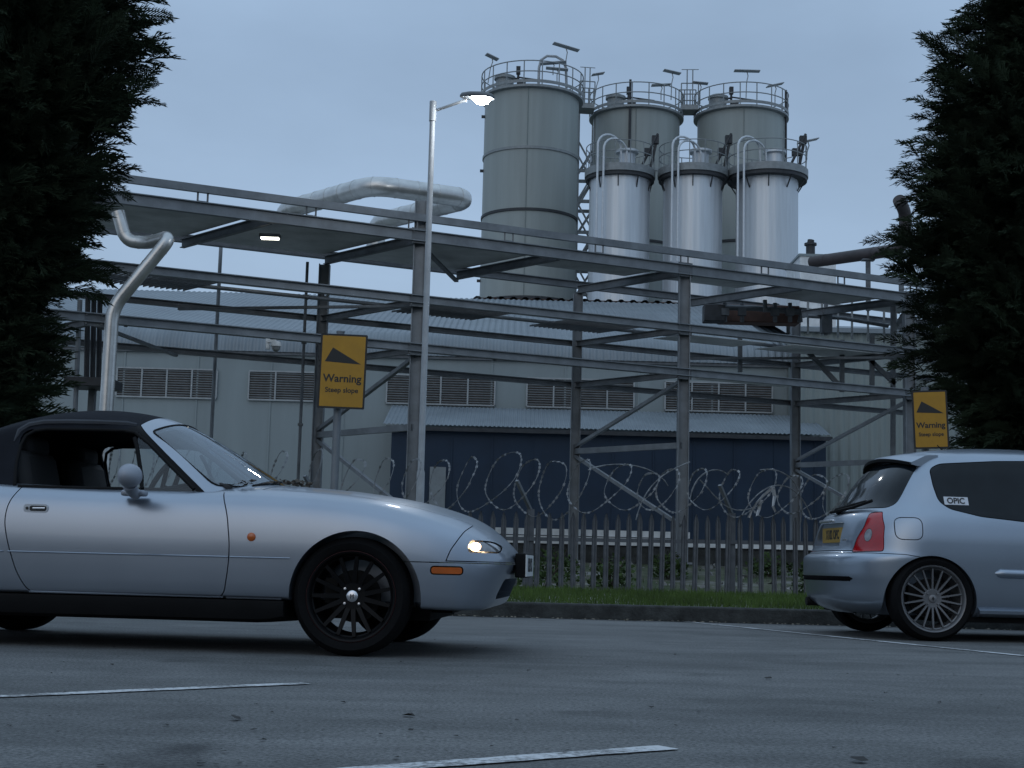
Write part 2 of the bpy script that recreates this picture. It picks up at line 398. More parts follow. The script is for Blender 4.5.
# painted bay lines
def linemat():
    m, nt, b = nmat('worn_white_paint'); N, L = nt.nodes, nt.links
    tc = N.new('ShaderNodeTexCoord'); n = N.new('ShaderNodeTexNoise'); n.inputs['Scale'].default_value = 38; n.inputs['Detail'].default_value = 6; n.inputs['Roughness'].default_value = .75; L.new(tc.outputs['Object'], n.inputs[0])
    n2 = N.new('ShaderNodeTexNoise'); n2.inputs['Scale'].default_value = 3; L.new(tc.outputs['Object'], n2.inputs[0])
    ad = N.new('ShaderNodeMath'); ad.operation = 'MULTIPLY_ADD'; ad.inputs[1].default_value = .6; L.new(n.outputs[0], ad.inputs[0])
    mu = N.new('ShaderNodeMath'); mu.operation = 'MULTIPLY'; mu.inputs[1].default_value = .4; L.new(n2.outputs[0], mu.inputs[0]); L.new(mu.outputs[0], ad.inputs[2])
    cr = N.new('ShaderNodeValToRGB'); e = cr.color_ramp.elements; e[0].position = .43; e[0].color = (.12,.12,.12,1); e[1].position = .53; e[1].color = (.50,.51,.52,1)
    L.new(ad.outputs[0], cr.inputs[0]); L.new(cr.outputs[0], b.inputs['Base Color']); b.inputs['Roughness'].default_value = .75
    return m
LINE = linemat()
def bay(p0, p1, wd, label):
    a, b_ = G(*p0), G(*p1); d = (b_-a).normalized(); n = Vector((-d.y, d.x, 0)); V1, V2 = [], []
    m = max(10, int((b_-a).length/.06))
    for i in range(m+1):
        p = a.lerp(b_, i/m); e1, e2 = wd/2+random.uniform(-.005,.003), wd/2+random.uniform(-.005,.003)
        V1.append((p.x+n.x*e1, p.y+n.y*e1, .004)); V2.append((p.x-n.x*e2, p.y-n.y*e2, .004))
    g = MB(); g.grid([V1, V2])
    tag(g.build('bay_line', LINE, smooth=0), label, 'road marking', 'painted bay lines', 'structure')
bay((-60,699.8), (306,684), .075, 'worn white bay line in front of the convertible')
bay((200,783), (668,748.5), .085, 'white bay line at the bottom edge, nearest the viewer')
bay((682,621.5), (1100,664), .07, 'thin white bay line running under the tail of the hatchback')
# ================================================================== car materials
def paint_mat(name, col, metal=.82, rough=.33, coat=.45):
    m, nt, b = nmat(name); N, L = nt.nodes, nt.links
    tc = N.new('ShaderNodeTexCoord')
    no = N.new('ShaderNodeTexNoise'); no.inputs['Scale'].default_value = 1.6; no.inputs['Detail'].default_value = 2; no.inputs['Roughness'].default_value = .5
    L.new(tc.outputs['Object'], no.inputs[0])
    cr = N.new('ShaderNodeValToRGB'); c = np.array(col)
    cr.color_ramp.elements[0].position = .25; cr.color_ramp.elements[1].position = .6
    cr.color_ramp.elements[0].color = (*(c*.9), 1); cr.color_ramp.elements[1].color = (*c, 1)
    L.new(no.outputs[0], cr.inputs[0]); L.new(cr.outputs[0], b.inputs['Base Color'])
    mr = N.new('ShaderNodeMapRange'); mr.inputs['To Min'].default_value = rough-.04; mr.inputs['To Max'].default_value = rough+.06
    L.new(no.outputs[0], mr.inputs[0]); L.new(mr.outputs[0], b.inputs['Roughness'])
    b.inputs['Metallic'].default_value = metal; b.inputs['Coat Weight'].default_value = coat; b.inputs['Coat Roughness'].default_value = .06
    return m
PAINT = paint_mat('silver_paint', (.290,.325,.378))
MIRRORP = paint_mat('satin_mirror_paint', (.27,.29,.33), metal=.3, rough=.55, coat=.1)
PAINT2 = paint_mat('silver_blue_paint', (.285,.328,.385), rough=.32)
BLACKTRIM = mat('black_trim', (.0045,.0045,.005), rough=.7, var=.3, spec=.15)
RUBBER = mat('tyre_rubber', (.0055,.0055,.006), rough=.85, var=.3, bump=.1, bscale=150, spec=.12)
CLOTH = mat('black_soft_top_cloth', (.012,.0135,.018), rough=.9, var=.25, bump=.15, bscale=400, spec=.12)
RIMBLACK = mat('gloss_black_wheel', (.003,.003,.0035), rough=.5, var=.3, spec=.15)
RIMSILVER = mat('silver_wheel', (.15,.15,.155), rough=.42, metal=.6, var=.12)
STEELDISC = mat('brake_steel', (.012,.012,.012), rough=.7, metal=.2, var=.3, spec=.2)
CHROME = mat('bright_metal', (.6,.6,.62), rough=.25, metal=.9, var=.1)
HUBGREY = mat('hub_grey', (.16,.16,.165), rough=.4, metal=.4)
RAILGREY = mat('roof_rail_grey', (.030,.034,.042), rough=.6, var=.2, spec=.3)
HANDLEM = mat('satin_handle', (.42,.44,.47), rough=.4, metal=.2)
AMBER = mat('amber_lens', (.42,.09,.012), rough=.2, var=.15, coat=.4)
REDLENS = mat('red_lens', (.30,.003,.007), rough=.18, var=.2, coat=.5)
CLEARLENS = mat('clear_lens', (.20,.20,.21), rough=.12, metal=.5, var=.3, scale=30, coat=.6)
LITLENS = emis('lit_headlight_lens', (1.,.66,.36), 9)
DARKGLASS = mat('dark_tinted_glass', (.007,.010,.013), rough=.05, var=.2, spec=.22)
SCREEN = glass('windscreen_glass', (.66,.72,.75), ior=1.85)
SIDEGLASS = glass('side_window_glass', (.78,.82,.83))
INTERIOR = mat('dark_interior', (.012,.012,.013), rough=.8, var=.3)
PLATEW = mat('white_plate', (.55,.56,.56), rough=.4, var=.1)
PLATEY = mat('yellow_plate', (.30,.18,.025), rough=.45, var=.1)
INK = mat('black_lettering', (.008,.008,.009), rough=.5)
SEAMMAT = mat('panel_gap', (.003,.003,.0035), rough=.95, spec=.08)
REDLINE = mat('red_rim_tape', (.09,.01,.01), rough=.6)
STICKW = mat('white_sticker', (.48,.50,.54), rough=.5)

def wheel(root, c, sgn, rt, rr, wid, nsp, rimmat, style, dish=.02):
    """sgn: +1 outer face toward +y. Parts: wheel (rim, spokes) > tyre, hub_cap, brake_disc"""
    c = Vector(c); o = lambda t: t*sgn         # t: distance outward from the wheel's middle plane
    hw = wid/2
    tp = [(rr+.002, -hw+.02), (rr+.012,-hw+.004), (rr+.03,-hw-.004), ((rr+rt)/2+.01,-hw-.010), (rt-.022,-hw+.002), (rt-.007,-hw+.016), (rt-.001,-hw+.035)]
    for g in (-.045, -.015, .015, .045):
        tp += [(rt-.001, g-.004), (rt-.008, g-.003), (rt-.008, g+.003), (rt-.001, g+.004)]
    tp += [(rt-.001, hw-.035), (rt-.007,hw-.016), (rt-.022,hw-.002), ((rr+rt)/2+.01,hw+.010), (rr+.03,hw+.004), (rr+.012,hw-.004), (rr+.002,hw-.02)]
    W_ = MB()
    W_.lathe([(r, o(t)) for r, t in [(rr-.02,-hw+.03),(rr-.004,-hw+.012),(rr+.012,-hw+.008),(rr+.004,-hw+.03),(rr-.018,0),(rr-.016,hw-.03),(rr+.004,hw-.014),(rr+.015,hw-.005),(rr+.011,hw+.001),(rr+.003,hw-.002),(rr-.005,hw-.012),(rr-.013,hw-.036),(rr-.024,0),(rr-.028,-hw+.03)]], 56, 'Y', c, close=True)
    fz = hw-.014                                # spoke face depth at the rim
    for k in range(nsp):
        a = 2*math.pi*(k+.5)/nsp; ca, sa = math.cos(a), math.sin(a)
        def pt(r, t, w_):                       # radial r, outward t, sideways w_
            return c + Vector((ca*r - sa*w_, o(t), sa*r + ca*w_))
        w0, w1 = (.0072, .0052) if style == 'thin' else (.012, .0085)
        V = []
        for r, w_, t, th in ((.055, w0, fz-dish, .02), ((rr+.05)/2, (w0+w1)/2, fz-dish*.35, .018), (rr-.012, w1, fz, .018)):
            V += [pt(r,t,-w_), pt(r,t,w_), pt(r,t-th,w_), pt(r,t-th,-w_)]
        F = [(0,1,2,3)[::-1],(8,9,10,11)]
        for i in (0,4):
            for q in range(4): F.append((i+q, i+(q+1) % 4, i+4+(q+1) % 4, i+4+q))
        W_.add(V, F)
    h = fz-dish
    W_.lathe([(0.0,o(h-.03)),(.066,o(h-.03)),(.07,o(h-.005)),(.062,o(h+.002)),(.03,o(h)),(0.0,o(h))], 32, 'Y', c)
    w = W_.build('wheel', rimmat, root, smooth=30)
    T = MB().lathe([(r, o(t)) for r, t in tp], 64, 'Y', c, close=True); T.build('tyre', RUBBER, w, smooth=40)
    H = MB().lathe([(0.0,o(h)),(.026,o(h)),(.028,o(h+.006)),(.022,o(h+.010)),(0.0,o(h+.010))], 24, 'Y', c)
    for k in range(4):
        a = math.pi/4 + k*math.pi/2
        q = c + Vector((.05*math.cos(a), 0, .05*math.sin(a)))
        H.lathe([(0.0,o(h)),(.0075,o(h)),(.0065,o(h+.012)),(0.0,o(h+.013))], 10, 'Y', q)
    H.build('hub_cap', CHROME if style == 'thick' else HUBGREY, w)
    hm = MB()
    if style == 'thick':
        hm.box(c+Vector((-.006,o(h+.0105),0)), (.005,.002,.022)); hm.box(c+Vector((.006,o(h+.0105),0)), (.005,.002,.022)); hm.box(c+Vector((0,o(h+.0105),.002)), (.007,.002,.005))
    else:
        lz = [(0,.016),(.010,0),(0,-.016),(-.010,0)]; hm.prism([c+Vector((u,o(h+.0095),v)) for u, v in lz], (0,o(.002),0))
    hm.build('hub_emblem', INK, w, smooth=0)
    D = MB().lathe([(0.0,o(-.015)),(rr*.62,o(-.015)),(rr*.62,o(-.035)),(0.0,o(-.035))], 40, 'Y', c)
    D.box(c+Vector((-rr*.55,o(-.02),rr*.12)), (.06,.055,.12))
    D.build('brake_disc', STEELDISC, w)
    return w

# ================================================================== silver roadster with black soft top
RX, RY, RYAW = -.752, 7.047, -.083
HALF = .80                      # near side plane -> car centre line
ROAD = empty('parked_car', (RX - HALF*math.sin(RYAW)*1.0, RY + HALF*math.cos(RYAW), 0), RYAW,
             'silver two-seat convertible with a closed black soft top and black wheels, one front lamp lit', 'car')
ms = [PAINT, SEAMMAT]
wT = pchip([-3.15,-3.12,-3.05,-2.9,-2.7,-2.265,-1.7,-1.2,-.7,-.3,0,.2,.35,.5,.6,.68,.74,.78,.80],
           [.40,.55,.655,.73,.775,.815,.803,.800,.803,.813,.822,.818,.80,.765,.72,.655,.57,.46,.34])
ztT = pchip([-3.15,-3.1,-3.0,-2.7,-2.3,-1.9,-1.2,-.7,-.56,-.17,.06,.27,.37,.51,.61,.70,.74,.78,.80],
            [.70,.77,.81,.835,.845,.84,.84,.85,.848,.828,.803,.768,.743,.698,.654,.595,.565,.53,.505])
zsT = pchip([-3.15,-3.0,-2.6,-2.265,-1.7,-1.2,-.7,-.3,0,.27,.45,.6,.7,.76,.80],
            [.64,.77,.80,.815,.795,.785,.785,.775,.752,.700,.655,.60,.555,.515,.485])
zbT = pchip([-3.15,-3.0,-2.7,-2.5,-2.0,-.4,.3,.5,.7,.76,.80],
            [.34,.27,.25,.255,.255,.258,.235,.23,.232,.25,.30])
def roadster_section(x):
    w, zt, zs, zb = float(wT(x)), float(ztT(x)), float(zsT(x)), float(zbT(x))
    fr = [0,.012,.07,.22,.38,.52,.70,.85,.95,1.]; off = [-.22*w,-.040,-.016,-.006,-.001,0,-.008,-.028,-.066,-.125]
    pts = [(0, zb)] + [(w*(1)+o_ if i else w*.78, zb+f*(zs-zb)) for i, (f, o_) in enumerate(zip(fr, off))]
    yq = w-.125
    pts += [(yq*.82, zs+.38*(zt-zs)), (yq*.62, zs+.66*(zt-zs)), (yq*.4, zs+.86*(zt-zs)), (yq*.2, zs+.97*(zt-zs)), (0, zt)]
    return smooth_poly(pts, 3, closed=False)
xs = np.concatenate([np.linspace(-3.15,-3.0,10), np.linspace(-2.97,.45,118)[1:], np.linspace(.48,.80,24)])
def nose(x, z=1): return x if x < .5 else .5 + (x-.5)*.82 - .085*max(0,.46-z)/.23*(x-.5)/.3
rows = []
for x in xs:
    h = roadster_section(x)
    rows.append([Vector((nose(x,z), y, z)) for y, z in h] + [Vector((nose(x,z), -y, z)) for y, z in h[-2:0:-1]])
b = MB(); b.grid(rows, closev=True)
n_ = len(rows[0]); b.f.append(tuple(range(n_))[::-1]); b.f.append(tuple((len(rows)-1)*n_+k for k in range(n_)))
body = solid(b.v, b.f, ms, 0)
ref = Ref(body)
# wheel arches, cockpit, mouth
for cx in (.02, -2.265):
    for sg in (-1, 1):
        cy = MB().lathe([(0.0, sg*.50), (.322, sg*.50), (.322, sg*1.0), (0.0, sg*1.0)], 72, 'Y', (cx, 0, .28))
        bm_ = bmesh.new(); tmp = cy.mesh('t'); bm_.from_mesh(tmp); bmesh.ops.remove_doubles(bm_, verts=bm_.verts, dist=1e-5); bmesh.ops.recalc_face_normals(bm_, faces=bm_.faces); bm_.to_mesh(tmp); bm_.free()
        for m in ms: tmp.materials.append(m)
        tmp.polygons.foreach_set('material_index', [1]*len(tmp.polygons))
        body = boolean(body, tmp, 'DIFFERENCE')
body = boolean(body, prism_xy(round_poly([(-1.86,-.645),(-.70,-.645),(-.66,.645),(-1.86,.645)], .06), .32, 1.2, ms), 'DIFFERENCE')
body = boolean(body, prism_yz(round_poly([(-.46,.285),(.46,.285),(.42,.385),(-.42,.385)], .04), .48, 1.0, ms), 'DIFFERENCE')
doorp = round_poly([(-.72,.90),(-.668,.775),(-.625,.67),(-.602,.52),(-.604,.42),(-.625,.263),(-1.60,.263),(-1.665,.36),(-1.715,.50),(-1.742,.61),(-1.735,.70),(-1.69,.79),(-1.69,.90)], .05)
doors = []
for sg in (-1, 1):
    body, d = cut_panel(body, lambda p, s=sg: prism_xz(p, s*.70, s*1.2, ms), doorp, .0055); doors.append(d)
# bonnet and pop-up lamp lids (seen from above)
bon = [(-.50,-.60),(-.47,-.3),(-.455,0),(-.47,.3),(-.50,.60),(0,.585),(.40,.53),(.585,.44),(.625,.25),(.64,0),(.625,-.25),(.585,-.44),(.40,-.53),(0,-.585)]
body, bonnet = cut_panel(body, lambda p: prism_xy(p, .56, 1.2, ms), bon, .005)
# nose skin above the bumper line, then the bumper below it
def both(p, y0=-1.2, y1=1.2): return prism_xz(p, y0, y1, ms)
body, facia = cut_panel(body, both, smooth_poly([(.455,.468),(.475,.52),(.505,.57),(.545,.64)], 4, False) + [(.60,.90),(.95,.90),(.95,.468)], .005)
body, bumper = cut_panel(body, both, [(.20,.10),(.20,.460),(.95,.460),(.95,.10)], .005)
# front lamp cluster let into the nose skin
lens = round_poly([(.555,.515),(.693,.515),(.690,.546),(.655,.567),(.563,.569)], .018)
lit_all, clear_all = [], []
for sg in (-1, 1):
    facia, ln = cut_panel(facia, lambda p, s=sg: prism_xz(p, s*.30, s*1.2, ms, 1), lens, .008)
    lp = lambda p, s=sg: prism_xz(p, s*.30, s*1.2, ms, 0)
    bulb = [(.586+.024*math.cos(t), .540+.021*math.sin(t)) for t in np.linspace(0,2*math.pi,20,endpoint=False)]
    ln, lt = cut_panel(ln, lp, bulb, .002); lit_all.append(lt); clear_all.append(ln)
# amber side marker and repeater
markers = []
for sg in (-1, 1):
    bumper, mk = cut_panel(bumper, lambda p, s=sg: prism_xz(p, s*.5, s*1.2, ms, 1), round_poly([(.385,.404),(.535,.404),(.535,.441),(.385,.441)], .017), .006); markers.append(mk)
bo = link('body', ref.shade(body), ms, ROAD)
for d in doors:
    do = link('door', ref.shade(d), ms, ROAD)
    sg = 1 if np.mean([v.co.y for v in d.vertices]) > 0 else -1
    # handle: oval bezel with a pull bar
    p, n = ref.side(-1.59, .675, sg)
    hb = MB(); q = round_poly([(-.062,-.021),(.062,-.021),(.062,.021),(-.062,.021)], .02)
    hb.prism([(p.x+u, p.y+sg*.005, p.z+v) for u, v in q], (0, -sg*.012, 0)); h_ = hb.build('handle', HANDLEM, do)
    hb = MB(); hb.prism([(p.x+.012+u*.7, p.y+sg*.0058, p.z+v*.62) for u, v in q], (0, -sg*.008, 0)); hb.build('handle_recess', INK, do)
    hb = MB(); hb.tube([(p.x-.012,p.y+sg*.010,p.z),(p.x+.05,p.y+sg*.010,p.z+.001)], .006, 8); hb.build('handle_pull', CHROME, do)
    hb = MB(); hb.lathe([(0,sg*.0),(.007,0),(.007,sg*.004),(0,sg*.004)], 12, 'Y', (p.x-.043,p.y+sg*.0055,p.z)); hb.build('lock', INK, do)
    # bright crease strip runs along the door
link('bonnet', ref.shade(bonnet), ms, ROAD)
fo = link('nose_panel', ref.shade(facia), ms, ROAD)
bu = link('front_bumper', ref.shade(bumper), ms, ROAD)
for m_ in lit_all[:1]: ref.shade(m_); link('headlight', m_, [LITLENS, LITLENS], ROAD)
for m_ in lit_all[1:]: ref.shade(m_); link('headlight', m_, [LITLENS, LITLENS], ROAD)
for m_ in clear_all: ref.shade(m_); link('lamp_lens', m_, [CLEARLENS, SEAMMAT], ROAD)
for m_ in markers: ref.shade(m_); link('side_marker', m_, [AMBER, SEAMMAT], bu)
for sg in (-1, 1):
    p, n = ref.side(-.495, .56, sg)
    rp = MB().lathe([(.021,0),(.021,sg*.006),(.017,sg*.009),(.008,sg*.012),(0.001,sg*.0125)], 24, 'Y', p - Vector((0,sg*.002,0))); rp.build('side_repeater', AMBER, ROAD)
# crease along the flanks: a fine pressed ridge, broken at the gaps
for sg in (-1, 1):
    for x0, x1 in ((-1.94,-1.735),(-1.715,-.608),(-.598,-.30),(-2.98,-2.60)):
        pts = []
        for x in np.linspace(x0, x1, 14):
            p, n = ref.side(x, .461, sg)
            if p is not None: pts.append(p + Vector((0,sg*.0005,0)))
        if len(pts) > 2: MB().tube(pts, .0042, 6).build('crease', PAINT, ROAD)
for sg in (-1, 1):
    for x0, x1, zz in ((-1.60,-.63,.268),(-.615,-.34,.266)):
        MB().tube([ref.side(x, zz, sg)[0] + Vector((0,sg*.0,0)) for x in np.linspace(x0, x1, 12)], .006, 6).build('lower_edge', PAINT, ROAD)
# black sill, floor pan and exhaust
sl = MB()
for sg in (-1, 1):
    rows = []
    for x in np.linspace(-1.945, -.325, 24):
        w = float(wT(x)); e = .02*max(0, (abs(x+1.135)-.72)/.1)
        rows.append([Vector((x, sg*(w-.012), .256)), Vector((x, sg*(w-.010), .22)), Vector((x, sg*(w-.025), .165+e)), Vector((x, sg*(w-.06), .148+e)), Vector((x, sg*.4, .150)), Vector((x, sg*.4, .256))])
    sl.grid(rows, closev=True)
    sl.f += [tuple(len(sl.v)-6+k for k in range(6)), tuple(len(sl.v)-6*24+k for k in range(6))[::-1]]; sl.m += [0,0]
sl.build('sill', BLACKTRIM, ROAD)
fl = MB(); fl.box((-1.15,0,.215), (3.0,1.0,.09)); fl.box((.28,0,.235), (.35,.9,.05)); fl.box((-2.75,0,.26),(.6,1.2,.06))
fl.tube([(-3.2,-.45,.23),(-2.9,-.45,.23),(-1.2,-.1,.16)], .03, 10); fl.build('floor_pan', BLACKTRIM, ROAD)
# front number plate on a black plinth
MB().box((.776,0,.455), (.052,.53,.125)).build('plate_plinth', BLACKTRIM, ROAD, bevel=.006)
pl = MB().box((.8065,0,.455), (.006,.52,.111)).build('number_plate', PLATEW, ROAD, smooth=0)
M4 = Matrix.Translation((.8100,0,.455)) @ Matrix.Rotation(R(90), 4, 'Z')
text_obj('plate_lettering', 'R292 PCN', .095, INK, pl, M4, sx=.78, depth=.0008, bold=.003)
# ---- soft top, windscreen frame and glass out of one smooth shell
def gh(x, y):
    ay = np.abs(y)
    scr = .905 + (-.62 - x - .62*y*y)*.61
    roof = 1.238 - .36*(x+1.5)**2 - .10*(y/.55)**2
    wside = .700 - .22*np.clip(-1.9-x, 0, 2)
    side = .785 + (wside - ay)*2.2
    k = .022
    return -k*np.log(np.exp(-scr/k)+np.exp(-roof/k)+np.exp(-side/k))
def shell(t, x0=-2.60, x1=-.36, ym=.735, base=.742, nx=126, ny=91):
    X = np.linspace(x0-t*2.3, x1+t*2.3, nx); Y = np.linspace(-ym-t*1.7, ym+t*1.7, ny)
    XX, YY = np.meshgrid(X, Y, indexing='ij'); e = 1e-3
    Z = gh(XX, YY)
    gx = (gh(XX+e,YY)-gh(XX-e,YY))/(2*e); gy = (gh(XX,YY+e)-gh(XX,YY-e))/(2*e)
    Z = Z - t*np.sqrt(1+gx*gx+gy*gy)
    Z = np.maximum(Z, base - t)
    b = MB(); rows = [[(X[i], Y[j], float(Z[i,j])) for j in range(ny)] for i in range(nx)]
    b.grid(rows); low = base-.02-t
    top = len(b.v)
    b.grid([[(X[i], Y[j], low) for j in (range(ny) if i in (0, nx-1) else (0, ny-1))] for i in (0, nx-1)])
    b.v = b.v[:top]; b.f = [f for f in b.f if max(f) < top]; b.m = [0]*len(b.f)
    ring = [i*ny for i in range(nx)] + [(nx-1)*ny+j for j in range(1, ny)] + [i*ny+ny-1 for i in range(nx-2, -1, -1)] + [j for j in range(ny-2, 0, -1)]
    nb = len(b.v); b.v += [(b.v[i][0], b.v[i][1], low) for i in ring]; m = len(ring)
    for k in range(m): b.f.append((ring[k], ring[(k+1) % m], nb+(k+1) % m, nb+k))
    b.f.append(tuple(nb+k for k in range(m)))
    return solid(b.v, b.f, [PAINT, SEAMMAT], 0)
G0, G1, G2 = shell(0), shell(.005), shell(.022)
refG = Ref(G0)
big = lambda p: prism_xz(p, -1.2, 1.2, [PAINT, SEAMMAT], 1)
winp = round_poly([(-.712,.70),(-1.735,.70),(-1.765,.92),(-1.79,1.088),(-1.22,1.088),(-1.175,1.083)], .085)
wsp = round_poly([(-.478-.60*y*y, y) for y in np.linspace(-.655,.655,15)] + [(-1.082-.14*y*y, y) for y in np.linspace(.515,-.515,11)], .04, 3)
ws = lambda p: prism_xy(p, .6, 1.6, [PAINT, SEAMMAT], 1)
FR = boolean(G0.copy(), big([(-1.19,1.6),(-1.19,1.125),(-.675,.70),(0,.70),(0,1.6)]), 'INTERSECT')
FR = boolean(boolean(FR, ws(wsp), 'DIFFERENCE'), G2, 'DIFFERENCE')
sealp = [(-1.185,1.13),(-.655,.69),(-.738,.69),(-1.215,1.085),(-1.235,1.10)]
RB = boolean(G0.copy(), big([(-1.194,1.122),(-1.194,1.6),(-3,1.6),(-3,.70),(-.681,.70)]), 'INTERSECT')
SEAL = boolean(boolean(boolean(RB.copy(), big(sealp), 'INTERSECT'), big(winp), 'DIFFERENCE'), G2, 'DIFFERENCE')
TOP = boolean(boolean(boolean(RB, big(sealp), 'DIFFERENCE'), big(winp), 'DIFFERENCE'), G2, 'DIFFERENCE')
refG.shade(FR); link('windscreen_frame', FR, [PAINT, SEAMMAT], ROAD)
refG.shade(TOP); link('soft_top', TOP, [CLOTH, CLOTH], ROAD)
for sg in (-1, 1):
    sh = boolean(SEAL.copy(), prism_xy([(-3,sg*.02),(0,sg*.02),(0,sg*1),(-3,sg*1)], .5, 1.6, [PAINT, SEAMMAT], 1), 'INTERSECT')
    refG.shade(sh); link('window_seal', sh, [BLACKTRIM, BLACKTRIM], ROAD)
WG = boolean(boolean(G0.copy(), ws(offset_poly(wsp, -.002)), 'INTERSECT'), G1, 'DIFFERENCE'); refG.shade(WG); link('windscreen', WG, [SCREEN, SCREEN], ROAD)
SG = boolean(G0.copy(), big(offset_poly(winp, -.002)), 'INTERSECT')
for sg in (-1, 1):
    half = boolean(SG.copy(), prism_xy([(-3,sg*.2),(0,sg*.2),(0,sg*1),(-3,sg*1)], .5, 1.6, [PAINT, SEAMMAT], 1), 'INTERSECT')
    half = boolean(boolean(half, big([(-1.19,1.2),(-1.098,.6),(0,.6),(0,1.2)]), 'INTERSECT'), G1, 'DIFFERENCE')
    refG.shade(half); link('quarter_light', half, [SIDEGLASS, SIDEGLASS], ROAD)
    # quarter light bar and black gasket round the opening
    q = []
    for x, z in ((-1.185,1.05),(-1.16,1.0),(-1.135,.93),(-1.105,.85),(-1.09,.785)):
        p, n = refG.side(x, z, sg); q.append(p)
    MB().tube(q, .011, 8).build('quarter_light_bar', BLACKTRIM, ROAD)
    q = []
    for x, z in [(-1.745,.79),(-1.765,.9),(-1.768,1.0),(-1.755,1.05),(-1.715,1.078),(-1.65,1.088),(-1.45,1.089),(-1.25,1.088),(-1.19,1.078),(-1.10,1.018),(-.98,.917),(-.825,.79)]:
        p, n = refG.side(x, z, sg)
        if p is not None: q.append(p)
    MB().tube(q, .009, 8).build('window_gasket', BLACKTRIM, ROAD)
    q = []
    for x, z in [(-1.81,1.02),(-1.795,1.075),(-1.755,1.108),(-1.68,1.124),(-1.55,1.128),(-1.40,1.128),(-1.25,1.126),(-1.205,1.122)]:
        p, n = refG.side(x, z, sg)
        if p is not None: q.append(p)
    MB().tube(q, [.004]+[.017]*(len(q)-2)+[.012], 8).build('roof_rail', RAILGREY, ROAD)
    MB().tube([ref.side(x, .778, sg)[0]*1 + Vector((0,-sg*.012,.006)) for x in np.linspace(-1.72,-.80,12)], .010, 8).build('belt_strip', BLACKTRIM, ROAD)
# windscreen gasket
q = []
for x, y in wsp: q.append(Vector((x, y, float(gh(np.array(x), np.array(y))))))
MB().tube(q, .006, 6, closed=True).build('windscreen_gasket', BLACKTRIM, ROAD)
# wipers
for y0 in (.05, -.45):
    q = [Vector((x, y, float(gh(np.array(x), np.array(y)))+.012)) for x, y in ((-.47-.6*y0*y0, y0), (-.52-.6*(y0+.2)**2, y0+.22), (-.545-.6*(y0+.4)**2, y0+.42))]
    MB().tube(q, [.010,.007,.005], 6).build('wiper', BLACKTRIM, ROAD)
# mirrors
for sg in (-1, 1):
    mb = MB(); c = Vector((-1.078, sg*.93, .832)); rows = []
    for i in range(13):
        th = math.pi*i/12; 
        rows.append([c + Vector((-.060*math.cos(th)*(1.0 if math.cos(th) < 0 else .8), sg*.088*math.sin(th)*math.cos(f)*1.0, (.060 if math.sin(f) > 0 else .056)*math.sin(th)**.85*math.sin(f)+.004)) for f in np.linspace(0, 2*math.pi, 24, endpoint=False)])
    mb.grid(rows, closev=True); mo = mb.build('mirror', MIRRORP, ROAD, smooth=60)
    MB().tube([c+Vector((-.005,-sg*.03,-.035)), c+Vector((-.008,-sg*.08,-.066)), c+Vector((-.01,-sg*.14,-.076))], [.036,.028,.028], 14).build('mirror_arm', MIRRORP, mo)
    MB().box(c+Vector((-.015,-sg*.135,-.072)), (.12,.07,.030)).build('mirror_base', MIRRORP, mo, bevel=.011)
# cabin: tub, seats, dash, wheel
MB().box((-1.26,0,.335),(1.14,1.26,.02)).build('cabin_floor', INTERIOR, ROAD)
for y in (-.36, .36):
    s = MB(); s.box((-1.52,y,.47),(.50,.48,.16)); st = s.build('seat', INTERIOR, ROAD, bevel=.05)
    s = MB(); s.beam((-1.70,y,.50),(-1.82,y,.98),.46,.12,up=(1,0,0)); s.build('seat_back', INTERIOR, st, bevel=.05)
    s = MB(); s.beam((-1.80,y,.96),(-1.81,y,1.06),.26,.09,up=(1,0,0)); s.build('headrest', INTERIOR, st, bevel=.03)
MB().prism([(-.70,-.62,.55),(-.66,-.62,.82),(-.80,-.62,.845),(-1.02,-.62,.80),(-1.05,-.62,.68),(-.98,-.62,.55)], (0,1.24,0)).build('dashboard', INTERIOR, ROAD, bevel=.02)
s = MB(); ct = Vector((-1.10,-.36,.80)); ax = Vector((-.9,0,.42)).normalized(); u = Vector((0,1,0)); v = ax.cross(u)
s.tube([ct + (u*math.cos(t)+v*math.sin(t))*.17 for t in np.linspace(0,2*math.pi,32,endpoint=False)], .014, 8, closed=True)
for t in (0, 2.2, 4.1): s.tube([ct, ct+(u*math.cos(t)+v*math.sin(t))*.16], .013, 6)
s.tube([ct, ct-ax*.25], .03, 8); s.build('steering_wheel', INTERIOR, ROAD)
s = MB(); s.box((-1.10,0,1.105),(.03,.20,.06)); s.build('rear_view_mirror', INTERIOR, ROAD, bevel=.01)
for cx in (0, -2.265):
    for sg in (-1, 1):
        w = wheel(ROAD, (cx, sg*.695, .287), sg, .287, .205, .185, 15, RIMBLACK, 'thick', dish=.03)
        MB().lathe([(.2125, sg*.0905),(.2155, sg*.0925),(.2185, sg*.0905)], 56, 'Y', (cx, sg*.695, .287)).build('rim_stripe', REDLINE, w)
# tail lamps at the back (only seen from behind)
for sg in (-1, 1):
    q = MB().prism(round_poly([(sg*.30,.58),(sg*.56,.58),(sg*.56,.70),(sg*.30,.70)], .04) and [(-3.10, a, c) for a, c in round_poly([(sg*.32,.59),(sg*.52,.59),(sg*.52,.69),(sg*.32,.69)], .04)], (-.065,0,0)); q.build('tail_lamp', REDLENS, ROAD)

